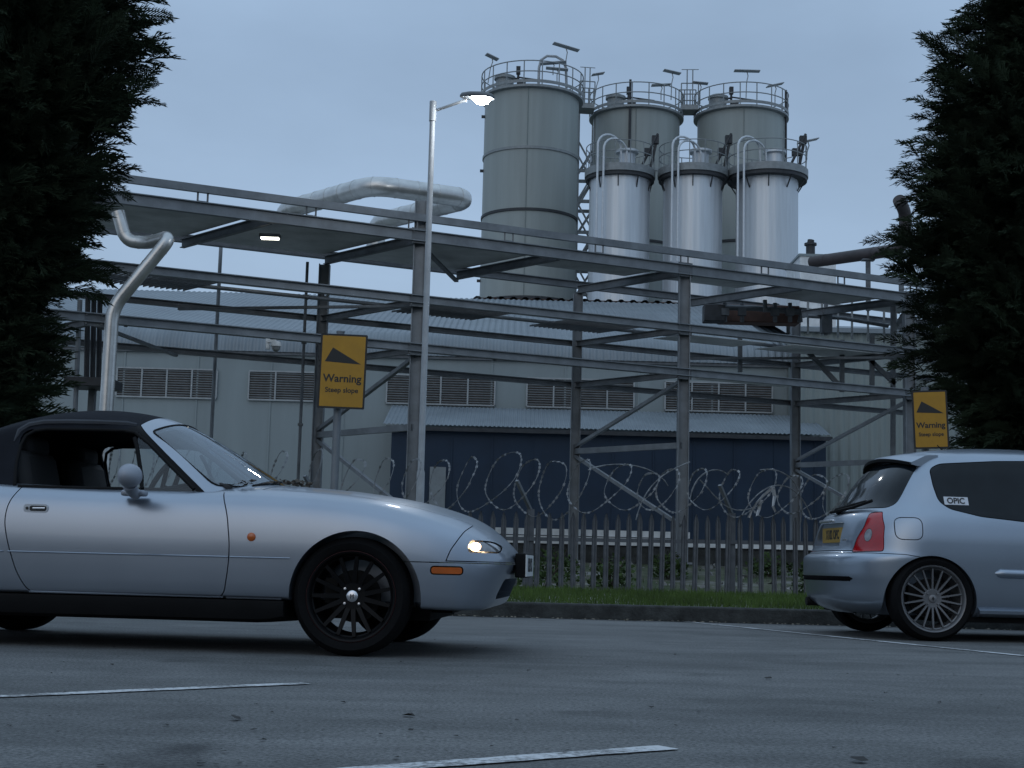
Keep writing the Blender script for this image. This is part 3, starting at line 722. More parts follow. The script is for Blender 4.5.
# ================================================================== silver hatchback
HX, HY, HYAW = 3.0015, 10.301, .0726
HH = .80
HATCH = empty('parked_car', (HX - HH*math.sin(HYAW), HY + HH*math.cos(HYAW), 0), HYAW,
              'silver three-door hatchback with silver multi-spoke wheels, red tail lamp and a yellow rear number plate', 'car')
ms = [PAINT2, SEAMMAT]
xr = pchip([.17,.22,.28,.39,.45,.55,.585,.605,.63,.75,.88,.915,.97,1.14,1.25,1.33,1.36,1.38,1.40,1.42,1.435,1.445],
           [-.42,-.54,-.60,-.615,-.625,-.625,-.612,-.575,-.555,-.52,-.465,-.425,-.36,-.245,-.155,-.08,-.03,.03,.12,.30,.58,.9])
xf = pchip([.17,.25,.5,.65,.72,.78,.85,.90,.95,1.0,1.1,1.25,1.33,1.38,1.41,1.445],
           [2.98,3.08,3.13,3.10,3.0,2.8,2.48,2.28,2.12,2.02,1.84,1.55,1.35,1.18,1.05,.95])
wz = pchip([.17,.2,.27,.45,.6,.7,.8,.87,.92,1.0,1.1,1.25,1.31,1.345,1.375,1.40,1.42,1.435,1.445],
           [.72,.765,.795,.815,.822,.82,.808,.790,.768,.735,.695,.635,.605,.575,.525,.455,.36,.24,.10])
def ring(z):
    a, f, w = float(xr(z)), float(xf(z)), float(wz(z)); L_ = f-a
    ar = min(.55 if z < .9 else .55-.12*min(1,(z-.9)/.3), L_*.4); af = min(.8, L_*.4); nr, nf = 2.7, 2.5
    half = []
    for t in np.linspace(0, math.pi/2, 26):
        half.append((a + ar*(1-math.cos(t)**(2/nr)), w*math.sin(t)**(2/nr)))
    for x in np.linspace(a+ar, f-af, 44)[1:-1]: half.append((x, w))
    for t in np.linspace(math.pi/2, 0, 20):
        half.append((f - af*(1-math.cos(t)**(2/nf)), w*math.sin(t)**(2/nf)))
    return [Vector((x, y, z)) for x, y in half] + [Vector((x, -y, z)) for x, y in half[-2:0:-1]]
zl = np.concatenate([np.linspace(.17,.30,7), np.linspace(.32,.54,10), np.linspace(.56,.66,9), np.linspace(.68,1.30,28), np.linspace(1.31,1.425,14), [1.432,1.438,1.442,1.445]])
b = MB(); rows = [[Vector((p.x, p.y, p.z if p.z < 1.0 else 1.0+(p.z-1.0)*.955)) for p in ring(z)] for z in zl]; b.grid(rows, closev=True); n_ = len(rows[0])
b.f.append(tuple(range(n_))[::-1]); b.f.append(tuple((len(rows)-1)*n_+k for k in range(n_)))
hb = solid(b.v, b.f, ms, 0); ref2 = Ref(hb)
for cx in (-.012, 2.47):
    for sg in (-1, 1):
        tmp = MB().lathe([(0.0, sg*.50), (.328, sg*.50), (.328, sg*1.0), (0.0, sg*1.0)], 72, 'Y', (cx, 0, .268)).mesh('t')
        bm_ = bmesh.new(); bm_.from_mesh(tmp); bmesh.ops.remove_doubles(bm_, verts=bm_.verts, dist=1e-5); bmesh.ops.recalc_face_normals(bm_, faces=bm_.faces); bm_.to_mesh(tmp); bm_.free()
        for m in ms: tmp.materials.append(m)
        tmp.polygons.foreach_set('material_index', [1]*len(tmp.polygons))
        hb = boolean(hb, tmp, 'DIFFERENCE')
def xz(p, s, y0=.3, idx=1): return prism_xz(p, s*y0, s*1.2, ms, idx)
# exhaust recess + dark slot in the bumper
# tail lamps: cut along the diagonal of the rear corner
lamps = []
for sg in (-1, 1):
    d = Vector((.80, -sg*.60, 0)).normalized(); s_v = Vector((sg*.60, .80, 0)) if sg > 0 else Vector((.60,-.80,0))
    s_v = Vector((0,0,1)).cross(d)
    # polygon in the plane across d, traced on the near-side corner: (x, z) on the flank, mapped to the plane
    pts = [(-.298,.905),(-.313,.80),(-.337,.62),(-.50,.612),(-.465,.70),(-.415,.80),(-.362,.897)]
    def lampprism(p, sg=sg, d=d, s_v=s_v, idx=1):
        bb = MB(); bb.prism([Vector((-.5,sg*.70,0)) + s_v*q[0] + Vector((0,0,q[1])) - d*.5 for q in p], d*.75); return solid(bb.v, bb.f, ms, idx)
    yl = {0: .70}
    P2 = []
    for x, z in pts:                            # flank points -> sideways coordinate
        h = ref2.bvh.ray_cast(Vector((x, sg*3, z)), Vector((0,-sg,0)))[0]
        q = (h if h is not None else Vector((x, sg*.62, z))) - Vector((-.5,sg*.70,0)); P2.append((q.dot(s_v), z))
    hb, lp = cut_panel(hb, lampprism, round_poly(P2, .02), .006); lamps.append((lp, sg, d, s_v, P2))
# tailgate glass, tailgate, plate recess
tgp = round_poly([(-.635,.935),(.635,.935),(.585,1.13),(.525,1.285),(-.525,1.285),(-.585,1.13)], .05)
hb, tglass = cut_panel(hb, lambda p: prism_yz(p, -.9, -.02, ms), tgp, .006)
hb, tgate = cut_panel(hb, lambda p: prism_yz(p, -.9, -.40, ms), round_poly([(-.62,.622),(.62,.622),(.60,.76),(.52,.905),(-.52,.905),(-.60,.76)], .03), .006)
tgate = boolean(tgate, prism_yz(round_poly([(-.32,.655),(.32,.655),(.29,.83),(-.29,.83)], .02), -.9, -.470, ms, 0), 'DIFFERENCE')
# bumper below its seam
hb, rbump = cut_panel(hb, lambda p: prism_xz(p, -1.2, 1.2, ms), [(-.95,.10),(-.95,.606),(-.40,.606),(-.20,.600),(-.10,.585),(-.10,.10)], .005)
quarter = round_poly([(.05,1.22),(.05,1.10),(.07,.985),(.14,.932),(.36,.882),(.80,.842),(.80,1.302),(.55,1.294),(.12,1.262)], .035)
qs, ds, flaps, dws = [], [], [], []
for sg in (-1, 1):
    hb, q = cut_panel(hb, lambda p, s=sg: xz(p, s), quarter, .006); qs.append(q)
    hb, q = cut_panel(hb, lambda p, s=sg: xz(p, s), round_poly([(.86,.860),(1.95,.835),(1.52,1.23),(1.38,1.305),(.86,1.312)], .03), .006); dws.append(q)
    hb, q = cut_panel(hb, lambda p, s=sg: xz(p, s, .70), round_poly([(.80,1.0),(.80,.845),(.74,.55),(.74,.245),(1.92,.245),(1.98,.80),(1.98,1.0)], .04), .005); ds.append(q)
hb, flap = cut_panel(hb, lambda p: xz(p, -1, .6), round_poly([(-.258,.705),(-.075,.705),(-.072,.862),(-.255,.862)], .055), .006)
# windscreen
hb, hws = cut_panel(hb, lambda p: prism_yz(p, 1.0, 2.6, ms), round_poly([(-.66,.955),(.66,.955),(.53,1.34),(-.53,1.34)], .05), .006)
link('body', ref2.shade(hb), ms, HATCH)
ref2.shade(rbump); rbo = link('rear_bumper', rbump, ms, HATCH)
rows = []
for y in np.linspace(-.60,.60,41):
    e_ = min(1, (0.60-abs(y))/.03); r_ = []
    for k_, z in enumerate(np.linspace(.420-.025*max(.05,e_), .420+.025*max(.05,e_), 5)):
        h_ = ref2.bvh.ray_cast(Vector((-3,y,z)), Vector((1,0,0)))[0]; r_.append(h_+Vector((-.003 if k_ not in (0,4) else .004,0,0)))
    rows.append(r_)
q = MB(); q.grid(rows); q.build('bumper_grille', SEAMMAT, rbo)
ref2.shade(tgate); tgo = link('tailgate', tgate, ms, HATCH)
ref2.shade(tglass); link('rear_window', tglass, [DARKGLASS, SEAMMAT], HATCH)
ref2.shade(hws); link('windscreen', hws, [DARKGLASS, SEAMMAT], HATCH)
ref2.shade(flap); link('fuel_flap', flap, ms, HATCH)
for q in qs: ref2.shade(q); link('side_window', q, [DARKGLASS, SEAMMAT], HATCH)
for q in dws: ref2.shade(q); link('door_window', q, [DARKGLASS, SEAMMAT], HATCH)
for q in ds:
    ref2.shade(q); do = link('door', q, ms, HATCH); sg = 1 if np.mean([v.co.y for v in q.vertices]) > 0 else -1
    p, n = ref2.side(.98, .74, sg); MB().tube([p+Vector((-.08,sg*.012,0)), p+Vector((.08,sg*.012,.004))], .016, 8).build('handle', PAINT2, do)
for lp, sg, d, s_v, P2 in lamps:
    # the clear reversing window sits in the middle of the lamp
    cx_ = sum(p[0] for p in P2)/len(P2); cz_ = .735
    def circ(p, d=d, s_v=s_v, sg=sg):
        bb = MB(); bb.prism([Vector((-.5,sg*.70,0)) + s_v*q[0] + Vector((0,0,q[1])) - d*.5 for q in p], d*.75); return solid(bb.v, bb.f, ms, 1)
    ll = [(cx_ + .034*math.cos(t), cz_ + .046*math.sin(t)) for t in np.linspace(0, 2*math.pi, 20, endpoint=False)]
    lp, ci = cut_panel(lp, circ, ll, .003)
    ref2.shade(lp); ref2.shade(ci)
    lo = link('tail_lamp', lp, [REDLENS, SEAMMAT], HATCH); link('reversing_lens', ci, [CLEARLENS, SEAMMAT], lo)
# rubbing strip and skirt along the flank
for sg in (-1, 1):
    for x0, x1, z0, z1, r, nm, mm in ((.435,.735,.485,.482,.033,'rubbing_strip',PAINT2), (.75,1.95,.482,.47,.033,'rubbing_strip',PAINT2)):
        q = []
        for t in np.linspace(0,1,8):
            p, n = ref2.side(x0+(x1-x0)*t, z0+(z1-z0)*t, sg); q.append(p + Vector((0,-sg*.008,0)))
        MB().tube(q, [.004]+[r]*6+[r if x1 < .8 else .004], 12).build(nm, mm, HATCH)
    sk = MB(); rows = []
    for x in np.linspace(.325, 2.13, 16):
        w = .80
        rows.append([Vector((x, sg*(w-.02), .250)), Vector((x, sg*(w+.028), .222)), Vector((x, sg*(w+.024), .200)), Vector((x, sg*(w-.01), .178)), Vector((x, sg*.6,.178)), Vector((x, sg*.6,.245))])
    sk.grid(rows, closev=True); sk.f += [tuple(len(sk.v)-6+k for k in range(6)), tuple(k for k in range(6))[::-1]]; sk.m += [0,0]
    sk.build('side_skirt', PAINT2, HATCH)
MB().box((1.2,0,.165),(2.3,1.45,.06)).build('floor_pan', BLACKTRIM, HATCH)
s = MB(); s.tube([(-.60,.30,.238),(-.50,.30,.238),(-.1,.30,.22)], [.034,.034,.028], 16); s.build('exhaust', STEELDISC, HATCH)
MB().box((-.20,.05,.205),(.45,.8,.07)).build('silencer', BLACKTRIM, HATCH, bevel=.02)
# roof spoiler, wiper, plate, aerial, stickers
sp = MB(); rows = []
for y in np.linspace(-.555,.555,25):
    k = 1-(abs(y)/.555)**4; zo = -.055*(y/.555)**2
    x0 = -.150+.09*(y/.555)**2
    rows.append([Vector((x0, y, 1.312+zo)), Vector((x0-.004, y, 1.328+zo)), Vector((x0+.03, y, 1.343+zo)), Vector(( .04, y, 1.372+zo*.9)), Vector((.14, y, 1.378+zo*.9)), Vector((.10, y, 1.32+zo)), Vector((-.01, y, 1.300+zo))])
sp.grid(rows, closev=True); sp.f += [tuple(range(7))[::-1], tuple(len(sp.v)-7+k for k in range(7))]; sp.m += [0,0]
so = sp.build('roof_spoiler', PAINT2, HATCH)
s = MB(); rows = []
for y in np.linspace(-.54,.54,17):
    zo = -.055*(y/.555)**2; x0 = -.150+.09*(y/.555)**2
    rows.append([Vector((x0-.006, y, 1.305+zo)), Vector((x0-.006, y, 1.326+zo)), Vector((x0+.02,y,1.309+zo)), Vector(( .01,y,1.290+zo)), Vector((.01,y,1.284+zo))])
s.grid(rows, closev=True); s.build('spoiler_edge', BLACKTRIM, so)
s = MB(); s.lathe([(0.0,-.03),(.035,-.03),(.03,.03),(0.0,.04)], 14, 'Y', (-.425,-.02,.922)); s.tube([(-.455,-.02,.93),(-.42,-.2,.955),(-.37,-.46,.985)], [.02,.014,.008], 8)
s.tube([(-.465,.10,.918),(-.46,-.05,.925),(-.415,-.30,.945),(-.35,-.53,.985)], .012, 6); s.build('rear_wiper', BLACKTRIM, HATCH)
pl = MB().box((-.478,0,.742),(.008,.52,.111)).build('number_plate', PLATEY, tgo, smooth=0)
M4 = Matrix.Translation((-.4825,0,.742)) @ Matrix.Rotation(R(-90), 4, 'Z')
text_obj('plate_lettering', 'X182 OPC', .095, INK, pl, M4, sx=.78, depth=.0008, bold=.003)
s = MB(); s.box((-.525,0,.845),(.02,.36,.022)); s.build('plate_light_bar', CHROME, tgo, bevel=.006)
s = MB(); s.tube([(.40,0,1.40),(.34,0,1.455)], [.006,.003], 6); s.build('aerial', BLACKTRIM, HATCH)
def on_side(x, z, lift=.003):
    p, n = ref2.side(x, z, -1); return p + Vector((0,-lift,0)), n
def sticker(name, x0, z0, x1, z1, m):
    q = MB(); rows = []
    for x in np.linspace(x0,x1,6): rows.append([on_side(x, z, .0035)[0] for z in np.linspace(z0,z1,4)])
    q.grid(rows); return q.build(name, m, HATCH)
st1 = sticker('window_sticker', .108,.962,.285,1.020, STICKW)
a0, _ = on_side(.108,.99,.0055); a1, _ = on_side(.285,.99,.0055); lo, _ = on_side(.19,.965,.0055); hi, _ = on_side(.19,1.015,.0055)
vx = (a1-a0).normalized(); vz = (hi-lo).normalized(); vy = vz.cross(vx)
M4 = Matrix((vx, vy, vz)).transposed().to_4x4(); M4.translation = (lo+hi)/2 + Vector((.004,0,.0))
text_obj('sticker_lettering', 'OPIC', .062, INK, st1, M4, sx=.92, depth=.0006, bold=.0016)
for cx in (0, 2.47):
    for sg in (-1, 1):
        wheel(HATCH, (cx, sg*.715, .296), sg, .296, .222, .195, 18, RIMSILVER, 'thin', dish=.012)
# bright badge beside the plate
MB().box((-.522,-.43,.70),(.006,.09,.012)).build('badge', CHROME, tgo)
# ================================================================== materials of the works
GALV = mat('galvanised_steel', (.155,.17,.185), rough=.55, metal=.3, var=.25, scale=3)
GALVD = mat('weathered_galvanised_steel', (.105,.115,.125), rough=.6, metal=.3, var=.3, scale=4)
FENCEM = mat('palisade_steel', (.100,.108,.120), rough=.65, metal=.3, var=.25, scale=8)
POLEM = mat('lamp_post_grey', (.30,.32,.34), rough=.55, var=.12)
LAMPG = mat('lamp_head_grey', (.30,.32,.34), rough=.5)
WHITEPIPE = mat('pale_pipe', (.50,.52,.54), rough=.45, metal=.3, var=.1)
GRATE = mat('deck_plate', (.42,.43,.43), rough=.6, metal=.2, var=.3, scale=1.2)
ALU = mat('aluminium_cladding', (.52,.545,.57), rough=.46, metal=.5, var=.09, scale=3, streak=(3,3,.15))
INSUL = mat('pipe_cladding', (.50,.50,.49), rough=.34, metal=.8, var=.2, scale=3)
SILOG = mat('grey_green_silo_paint', (.25,.275,.265), rough=.55, var=.12, scale=1.1, streak=(1.6,1.6,.10))
SEAMP = mat('seam_paint', (.17,.20,.195), rough=.6)
RAILM = mat('rail_paint', (.20,.215,.22), rough=.5, metal=.2, var=.2)
DARKST = mat('dark_steel', (.028,.03,.034), rough=.6, metal=.2, var=.35)
DARKPIPE = mat('dark_brown_pipe_paint', (.040,.032,.033), rough=.6, var=.35, scale=4)
RUSTB = mat('rust_brown_steel', (.075,.038,.028), rough=.75, var=.4, scale=5)
WALLG = mat('grey_wall_cladding', (.195,.228,.235), rough=.6, var=.12, scale=.6, streak=(1.4,1,.16))
WALLR = mat('ribbed_wall_cladding', (.185,.212,.205), rough=.6, var=.08, scale=.6, streak=(1,1,.2))
ROOFM = mat('corrugated_roof_sheet', (.17,.195,.215), rough=.55, metal=.15, var=.16, scale=.8)
NAVY = mat('navy_blue_cladding', (.011,.023,.043), rough=.6, var=.2, scale=.8, spec=.3)
LOUV = mat('louvre_slats', (.27,.285,.29), rough=.6, var=.15)
LOUVB = mat('louvre_backing', (.06,.048,.042), rough=.9, var=.4, scale=3)
WHITEP = mat('dull_white_paint', (.62,.63,.63), rough=.6, var=.18, scale=4)
YELLOW = mat('yellow_sign_board', (.36,.18,.003), rough=.5, var=.12, scale=5)
LAMPLIT = emis('lit_street_lamp', (.93,.97,1.), 160)
TUBELIT = emis('lit_deck_lamp', (1.,.97,.85), 9)
BLACKM = mat('sign_black', (.01,.01,.01), rough=.6)

# ================================================================== works buildings
def corr_rows(x0, x1, prof, pitch, amp, axis_n):
    """corrugated sheet: prof is a list of (y, z, ny, nz); ribs run up the profile"""
    n = int((x1-x0)/pitch*4); rows = []
    for i in range(n+1):
        x = x0+(x1-x0)*i/n; k = i % 4; a = amp if k in (1,2) else 0
        rows.append([(x, y+ny*a, z+nz*a) for y, z, ny, nz in prof])
    return rows
SY = 46.0
X0, X1 = -24.0, P(797,420,SY).x
shed = empty('industrial_shed', (0,SY,.6), 0, 'long grey clad shed with louvred vents and a curved corrugated roof edge', 'building')
m = MB(); m.span((X0,SY,.6),(X1,SY+14,7.0))
for x in np.arange(X0+2.2, X1, 2.35): m.box((x,SY-.012,3.8),(.06,.03,6.4))
m.build('wall', WALLG, shed, world=True)
prof = []
for a in np.linspace(-90, 0, 8)[1:] if False else np.linspace(0, 1, 8):
    t = R(90*(1-a)); r = .85
    prof.append((SY+.85-r*math.sin(t)-.15, 7.02+r*math.cos(t), -math.sin(t), math.cos(t)))
ty = SY+.85-.15
for q in np.linspace(0,1,6)[1:]:
    prof.append((ty+(60-ty)*q, 7.87+(11.5-7.87)*q, -.25, .96))
m = MB(); m.grid(corr_rows(X0-.3, X1+.3, prof, .22, .03, None)); m.build('roof', ROOFM, shed, world=True, smooth=25)
m = MB(); m.box(((X0+X1)/2, SY-.06, 6.98),(X1-X0,.10,.10)); m.build('gutter', GALVD, shed, world=True)
def louvre(px0, px1, parent):
    xa, xb = P(px0,385,SY).x, P(px1,385,SY).x; z0, z1 = 5.45, 6.42
    f = MB(); f.span((xa,SY-.09,z1-.05),(xb,SY-.005,z1)); f.span((xa,SY-.09,z0),(xb,SY-.005,z0+.05))
    nm = 4
    for i in range(nm+1):
        x = xa+(xb-xa)*i/nm; f.span((x-.025,SY-.085,z0+.05),(x+.025,SY-.006,z1-.05))
    fo = f.build('louvre', LOUV, parent, world=True)
    b = MB(); b.span((xa+.02,SY-.02,z0+.02),(xb-.02,SY-.012,z1-.02)); b.build('louvre_backing', LOUVB, fo, world=True)
    s = MB(); n = 11; rot = Matrix.Rotation(R(-30), 3, 'X')
    for k in range(n):
        z = z0+.07+(z1-z0-.12)*(k+.4)/n
        s.box(((xa+xb)/2, SY-.05, z), (xb-xa-.05,.055,.008), rot)
    s.build('slats', LOUV, fo, world=True)
for a in ((117,217),(249,356),(387,495),(527,634),(665,772)): louvre(*a, shed)
# right-hand ribbed block
rb = empty('clad_block', (P(850,400,44.5).x,44.5,.6), 0, 'pale ribbed steel clad block at the right end of the grey shed', 'building')
xa, xb = P(797,420,44.5).x, P(1010,420,44.5).x
m = MB(); n = int((xb-xa)/.3); rows = []
for i in range(n*4+1):
    k = i % 4; d = .04 if k in (1,2) else 0
    x = xa + (xb-xa)*i/(n*4); rows.append([(x,44.5-d,.6),(x,44.5-d,8.0)])
m.grid(rows); m.span((xa,44.52,.6),(xb,58,7.98)); m.build('wall', WALLR, rb, world=True, smooth=0)
m = MB(); m.add([(xa-.2,44.3,8.0),(xb,44.3,8.0),(xb,58,10.4),(xa-.2,58,10.4)],[(0,1,2,3)]); m.span((xa-.2,44.3,7.86),(xb,44.42,8.0)); m.build('roof', ROOFM, rb, world=True)
# navy annex
AY = 43.0
ax = empty('blue_annex', (P(600,500,AY).x,AY,.6), 0, 'dark navy blue lean-to with a light corrugated roof, against the grey shed', 'building')
xa, xb = P(390,480,AY).x, P(826,480,AY).x
m = MB(); m.span((xa,AY,.6),(xb,SY-.15,4.42))
for x in np.arange(xa+.6, xb, 1.2): m.box((x,AY-.012,2.5),(.05,.03,3.7))
m.build('wall', NAVY, ax, world=True)
m = MB(); m.grid(corr_rows(xa-.25, xb+.1, [(AY-.25,4.50,0,1),(SY-.35,5.36,-.25,.96)], .13, .022, None)); m.build('roof', ROOFM, ax, world=True, smooth=0)
m = MB(); m.box(((xa+xb)/2, AY-.2, 4.40),(xb-xa+.3,.06,.12)); m.build('fascia', DARKST, ax, world=True)
d0, d1 = P(430,470,AY).x, P(446,470,AY).x
m = MB(); m.span((d0,AY-.06,.6),(d1,AY-.03,P(438,467,AY).z)); do = m.build('door', mat('grey_door',(.16,.175,.18),rough=.6), ax, world=True)
m = MB(); m.box((d1-.06,AY-.09,1.65),(.03,.05,.14)); m.build('handle', DARKST, do, world=True)
# brown-fronted roof behind
bY = 60.5
bb_ = empty('rear_building', (P(620,300,bY).x,bY,.6), 0, 'low building behind the grey roof ridge with a brown fascia and corrugated roof edge', 'building')
xa, xb = P(478,300,bY).x, P(775,300,bY).x; zt, zb = P(600,300,bY).z, P(600,311,bY).z
m = MB(); m.span((xa,bY,.6),(xb,bY+8,zt-.02)); m.build('wall', RUSTB, bb_, world=True)
m = MB(); m.grid(corr_rows(xa-.2, xb+.2, [(bY-.35,zt-.12,0,1),(bY+8,zt+.9,0,1)], .5, .10, None)); m.build('roof', ROOFM, bb_, world=True, smooth=0)
# pale hut with a dark chimney, far right
hY = 50.
ht = empty('plant_room', (P(817,270,hY).x,hY,.6), 0, 'small pale plant room with a dark flue on its roof, right of the steel silos', 'building')
a, b_ = P(800,256,hY), P(836,300,hY)
m = MB(); m.span((a.x,hY,.6),(b_.x,hY+2.5,a.z)); m.build('wall', WHITEP, ht, world=True)
m = MB(); m.span((a.x-.05,hY-.05,a.z),(b_.x+.05,hY+2.55,a.z+.08)); m.build('roof', WALLG, ht, world=True)
c = P(810.5,256,hY+.6); m = MB(); m.tube([c, c+Vector((0,0,.38))], .16, 14); m.tube([c+Vector((0,0,.38)), c+Vector((0,0,.46))], .22, 14); m.tube([c+Vector((0,0,.46)), P(811,240,hY+.6)], .12, 14); m.build('flue', DARKST, ht, world=True)

# ================================================================== silos
def railing(m, c, r, z, n=18, h=1.1, rr=.028, a0=0, a1=2*math.pi):
    cl = abs(a1-a0-2*math.pi) < 1e-3
    A = [a0+(a1-a0)*k/n for k in range(n if cl else n+1)]
    for k, a in enumerate(A): m.tube([(c.x+r*math.cos(a),c.y+r*math.sin(a),z),(c.x+r*math.cos(a),c.y+r*math.sin(a),z+h)], rr, 5)
    N_ = 48
    for hh in (h, h*.55):
        m.tube([(c.x+r*math.cos(a0+(a1-a0)*k/N_), c.y+r*math.sin(a0+(a1-a0)*k/N_), z+hh) for k in range(N_ if cl else N_+1)], rr, 5, closed=cl)
def floodlight(root, base, top, ang, w=1.5, tilt=12):
    f = MB(); f.tube([base, base.lerp(top,.6), base.lerp(top,.85)+Vector((.06,0,0)), top], .024, 6); fo = f.build('lamp_post', RAILM, root, world=True)
    rot = Matrix.Rotation(R(ang), 3, 'Z') @ Matrix.Rotation(R(tilt), 3, 'Y')
    f = MB(); f.box(top+Vector((0,0,.05)), (w*.8,.36,.05), rot); f.build('lamp_head', LAMPG, fo, world=True, bevel=.02)
def tall_silo(px, wpx, ytop, Y, label, bands, lights, drum_dx, arch=None):
    r = wpx/2*Y/FPX; zt = P(px, ytop+2, Y-r).z; c = Vector((P(px,ytop,Y).x, Y, .6))
    root = empty('storage_silo', c, 0, label, 'silo', 'tall grey green silos behind the shed')
    m = MB(); m.lathe([(r,.6),(r,zt),(r*.98,zt+.05),(0.001,zt+.35)], 64, 'Z', (c.x,c.y,0)); m.build('shell', SILOG, root, world=True)
    for yb in bands:
        z = P(px, yb, Y-r).z
        m = MB(); m.lathe([(r-.01,z-.07),(r+.05,z-.06),(r+.05,z+.06),(r-.01,z+.07)], 64, 'Z', (c.x,c.y,0)); m.build('hoop', DARKST if yb != bands[0] else RAILM, root, world=True)
    m = MB(); a = R(-95); m.tube([(c.x+(r+.02)*math.cos(a),c.y+(r+.02)*math.sin(a),z_) for z_ in (.6,zt)], +.018, 6); m.build('seam', SEAMP, root, world=True)
    m = MB(); m.lathe([(r-.02,zt-.10),(r+.20,zt-.06),(r+.20,zt+.05),(r-.02,zt+.05)], 64, 'Z', (c.x,c.y,0), close=True); m.build('walkway', RAILM, root, world=True)
    m = MB(); railing(m, c, r+.18, zt+.05); m.build('railing', RAILM, root, world=True)
    m = MB(); m.lathe([(r+.17,zt+.13),(r+.20,zt+.13),(r+.20,zt+.27),(r+.17,zt+.27)], 64, 'Z', (c.x,c.y,0), close=True); m.build('toe_board', RAILM, root, world=True)
    d = Vector((c.x+drum_dx, c.y-.4, zt))
    m = MB(); m.lathe([(.42,0),(.42,.85),(.50,.87),(.50,1.0),(.3,1.1),(0.001,1.12)], 28, 'Z', d); m.build('filter_unit', RAILM, root, world=True)
    m = MB(); m.box(d+Vector((.62,-.2,1.28)),(.2,.2,.36)); m.tube([d+Vector((.62,-.2,.2)), d+Vector((.62,-.2,1.3))], .06, 10); m.box(d+Vector((.80,-.2,.62)),(.36,.22,.26)); m.tube([d+Vector((.62,-.2,.95)), d+Vector((1.9,-.2,.8))], .04, 8); m.tube([d+Vector((.4,-.1,.9)), d+Vector((.64,-.2,.9))], .05, 8); m.build('vent_gear', DARKST, root, world=True)
    if wpx > 95:
        for z_ in np.arange(3, zt, 2.6): m = MB(); m.box((c.x-r-.05,c.y-.3,z_),(.18,.10,.12)); m.build('stub', DARKST, root, world=True)
    else:
        a = R(-90)-math.asin(.22) if px < 700 else R(-90)+math.asin(.93)
        m = MB(); m.tube([(c.x+(r+.09)*math.cos(a),c.y+(r+.09)*math.sin(a),z_) for z_ in (.6,zt+1.3)], .06, 8); m.build('conduit', DARKST, root, world=True)
    for (bx, by, tx, tyy, ang, w, ti) in lights:
        floodlight(root, P(bx,by,Y-.8), P(tx,tyy,Y-.8), ang, w, ti)
    if arch:
        m = MB(); q = [P(x, y, Y-.5) for x, y in arch]; m.tube([Vector(p) for p in [*q]], .065, 8); m.build('gooseneck_pipe', LAMPG, root, world=True)
    return root, c, r, zt
S1 = tall_silo(532.5, 97, 84, 66., 'tall grey green silo, leftmost and nearest of the tall ones, with dark hoops', [147,209,297], [(488,83,492,58,20,.8,18),(566,78,566,48,15,1.6,10),(553,75,553,64,0,1.5,-6),(557,82,557,70,0,1.3,4)], -1.3,
               [(538.5,86),(539,68),(541,60),(547,56),(556,56.5),(563,60.5),(566,68),(566.5,88)])
S2 = tall_silo(636.5, 89, 104, 70., 'tall grey green silo between the nearest tall one and the rightmost tall one', [168,240], [(594,104,598,75,10,.8,-14),(671,100,672,73,10,1.1,8),(661,100,661,86,0,1.2,-4)], -1.07)
S3 = tall_silo(741, 89, 104, 70., 'tall grey green silo, rightmost of the tall ones, its flood lamps against the sky', [168,240], [(746,98,747,72,0,1.6,0),(775,104,775,86,10,1.1,-16),(700,104,700,84,0,1.0,4)], -1.2)
# bridges between the tall silos and the stair tower behind them
br = empty('roof_walkway', (P(690,104,70.).x,70.,P(690,104,70.).z-.3), 0, 'railed steel walkway linking the tops of the two right hand tall silos', 'walkway')
def bridge(root, p, q):
    m = MB(); m.beam(p, q, 1.0, .25); m.build('deck', RAILM, root, world=True)
    for s in (-.5,.5):
        m = MB()
        for t in (0,.33,.66,1):
            b = p.lerp(q,t); m.tube([b+Vector((0,s,.1)), b+Vector((0,s,1.9 if t in (.33,.66) and s < 0 else 1.2))], .03, 5)
        for h in (.65,1.2): m.tube([p+Vector((0,s,h)), q+Vector((0,s,h))], .03, 5)
        if s < 0: m.tube([p+Vector((0,s,1.9)), q+Vector((0,s,1.9))], .02, 5)
        m.build('railing', RAILM, root, world=True)
bridge(br, P(680,110,69.6), P(697,110,69.6))
br2 = empty('roof_walkway', (P(586,104,69.).x,69.,P(586,104,69.).z-.3), 0, 'railed steel walkway at the top of the stair tower beside the nearest tall silo', 'walkway')
bridge(br2, P(579,108,68.6), P(594,109,68.6))
stt = empty('stair_tower', (P(586,300,69.5).x,69.5,.6), 0, 'open lattice stair tower between the nearest tall silo and the others', 'stair tower')
m = MB(); xa, xb = P(577,200,69.5).x, P(594,200,69.5).x; zt = P(586,112,69.5).z
for x in (xa,xb):
    for y in (69.5,71.5): m.beam((x,y,.6),(x,y,zt), .14,.14, up=(0,1,0))
m.build('frame', RAILM, stt, world=True)
m = MB(); z = 1.2; k = 0
while z < zt-1.6:
    for y in (69.5,71.5):
        m.beam((xa,y,z),(xb,y,z), .10,.16); 
        if k % 2: m.beam((xa,y,z),(xb,y,z+1.5), .08,.08)
        else: m.beam((xb,y,z),(xa,y,z+1.5), .08,.08)
    m.beam((xa,70.5,z),(xb,70.5,z+1.4), .8,.06); z += 1.55; k += 1
m.build('stair_flights', RAILM, stt, world=True)

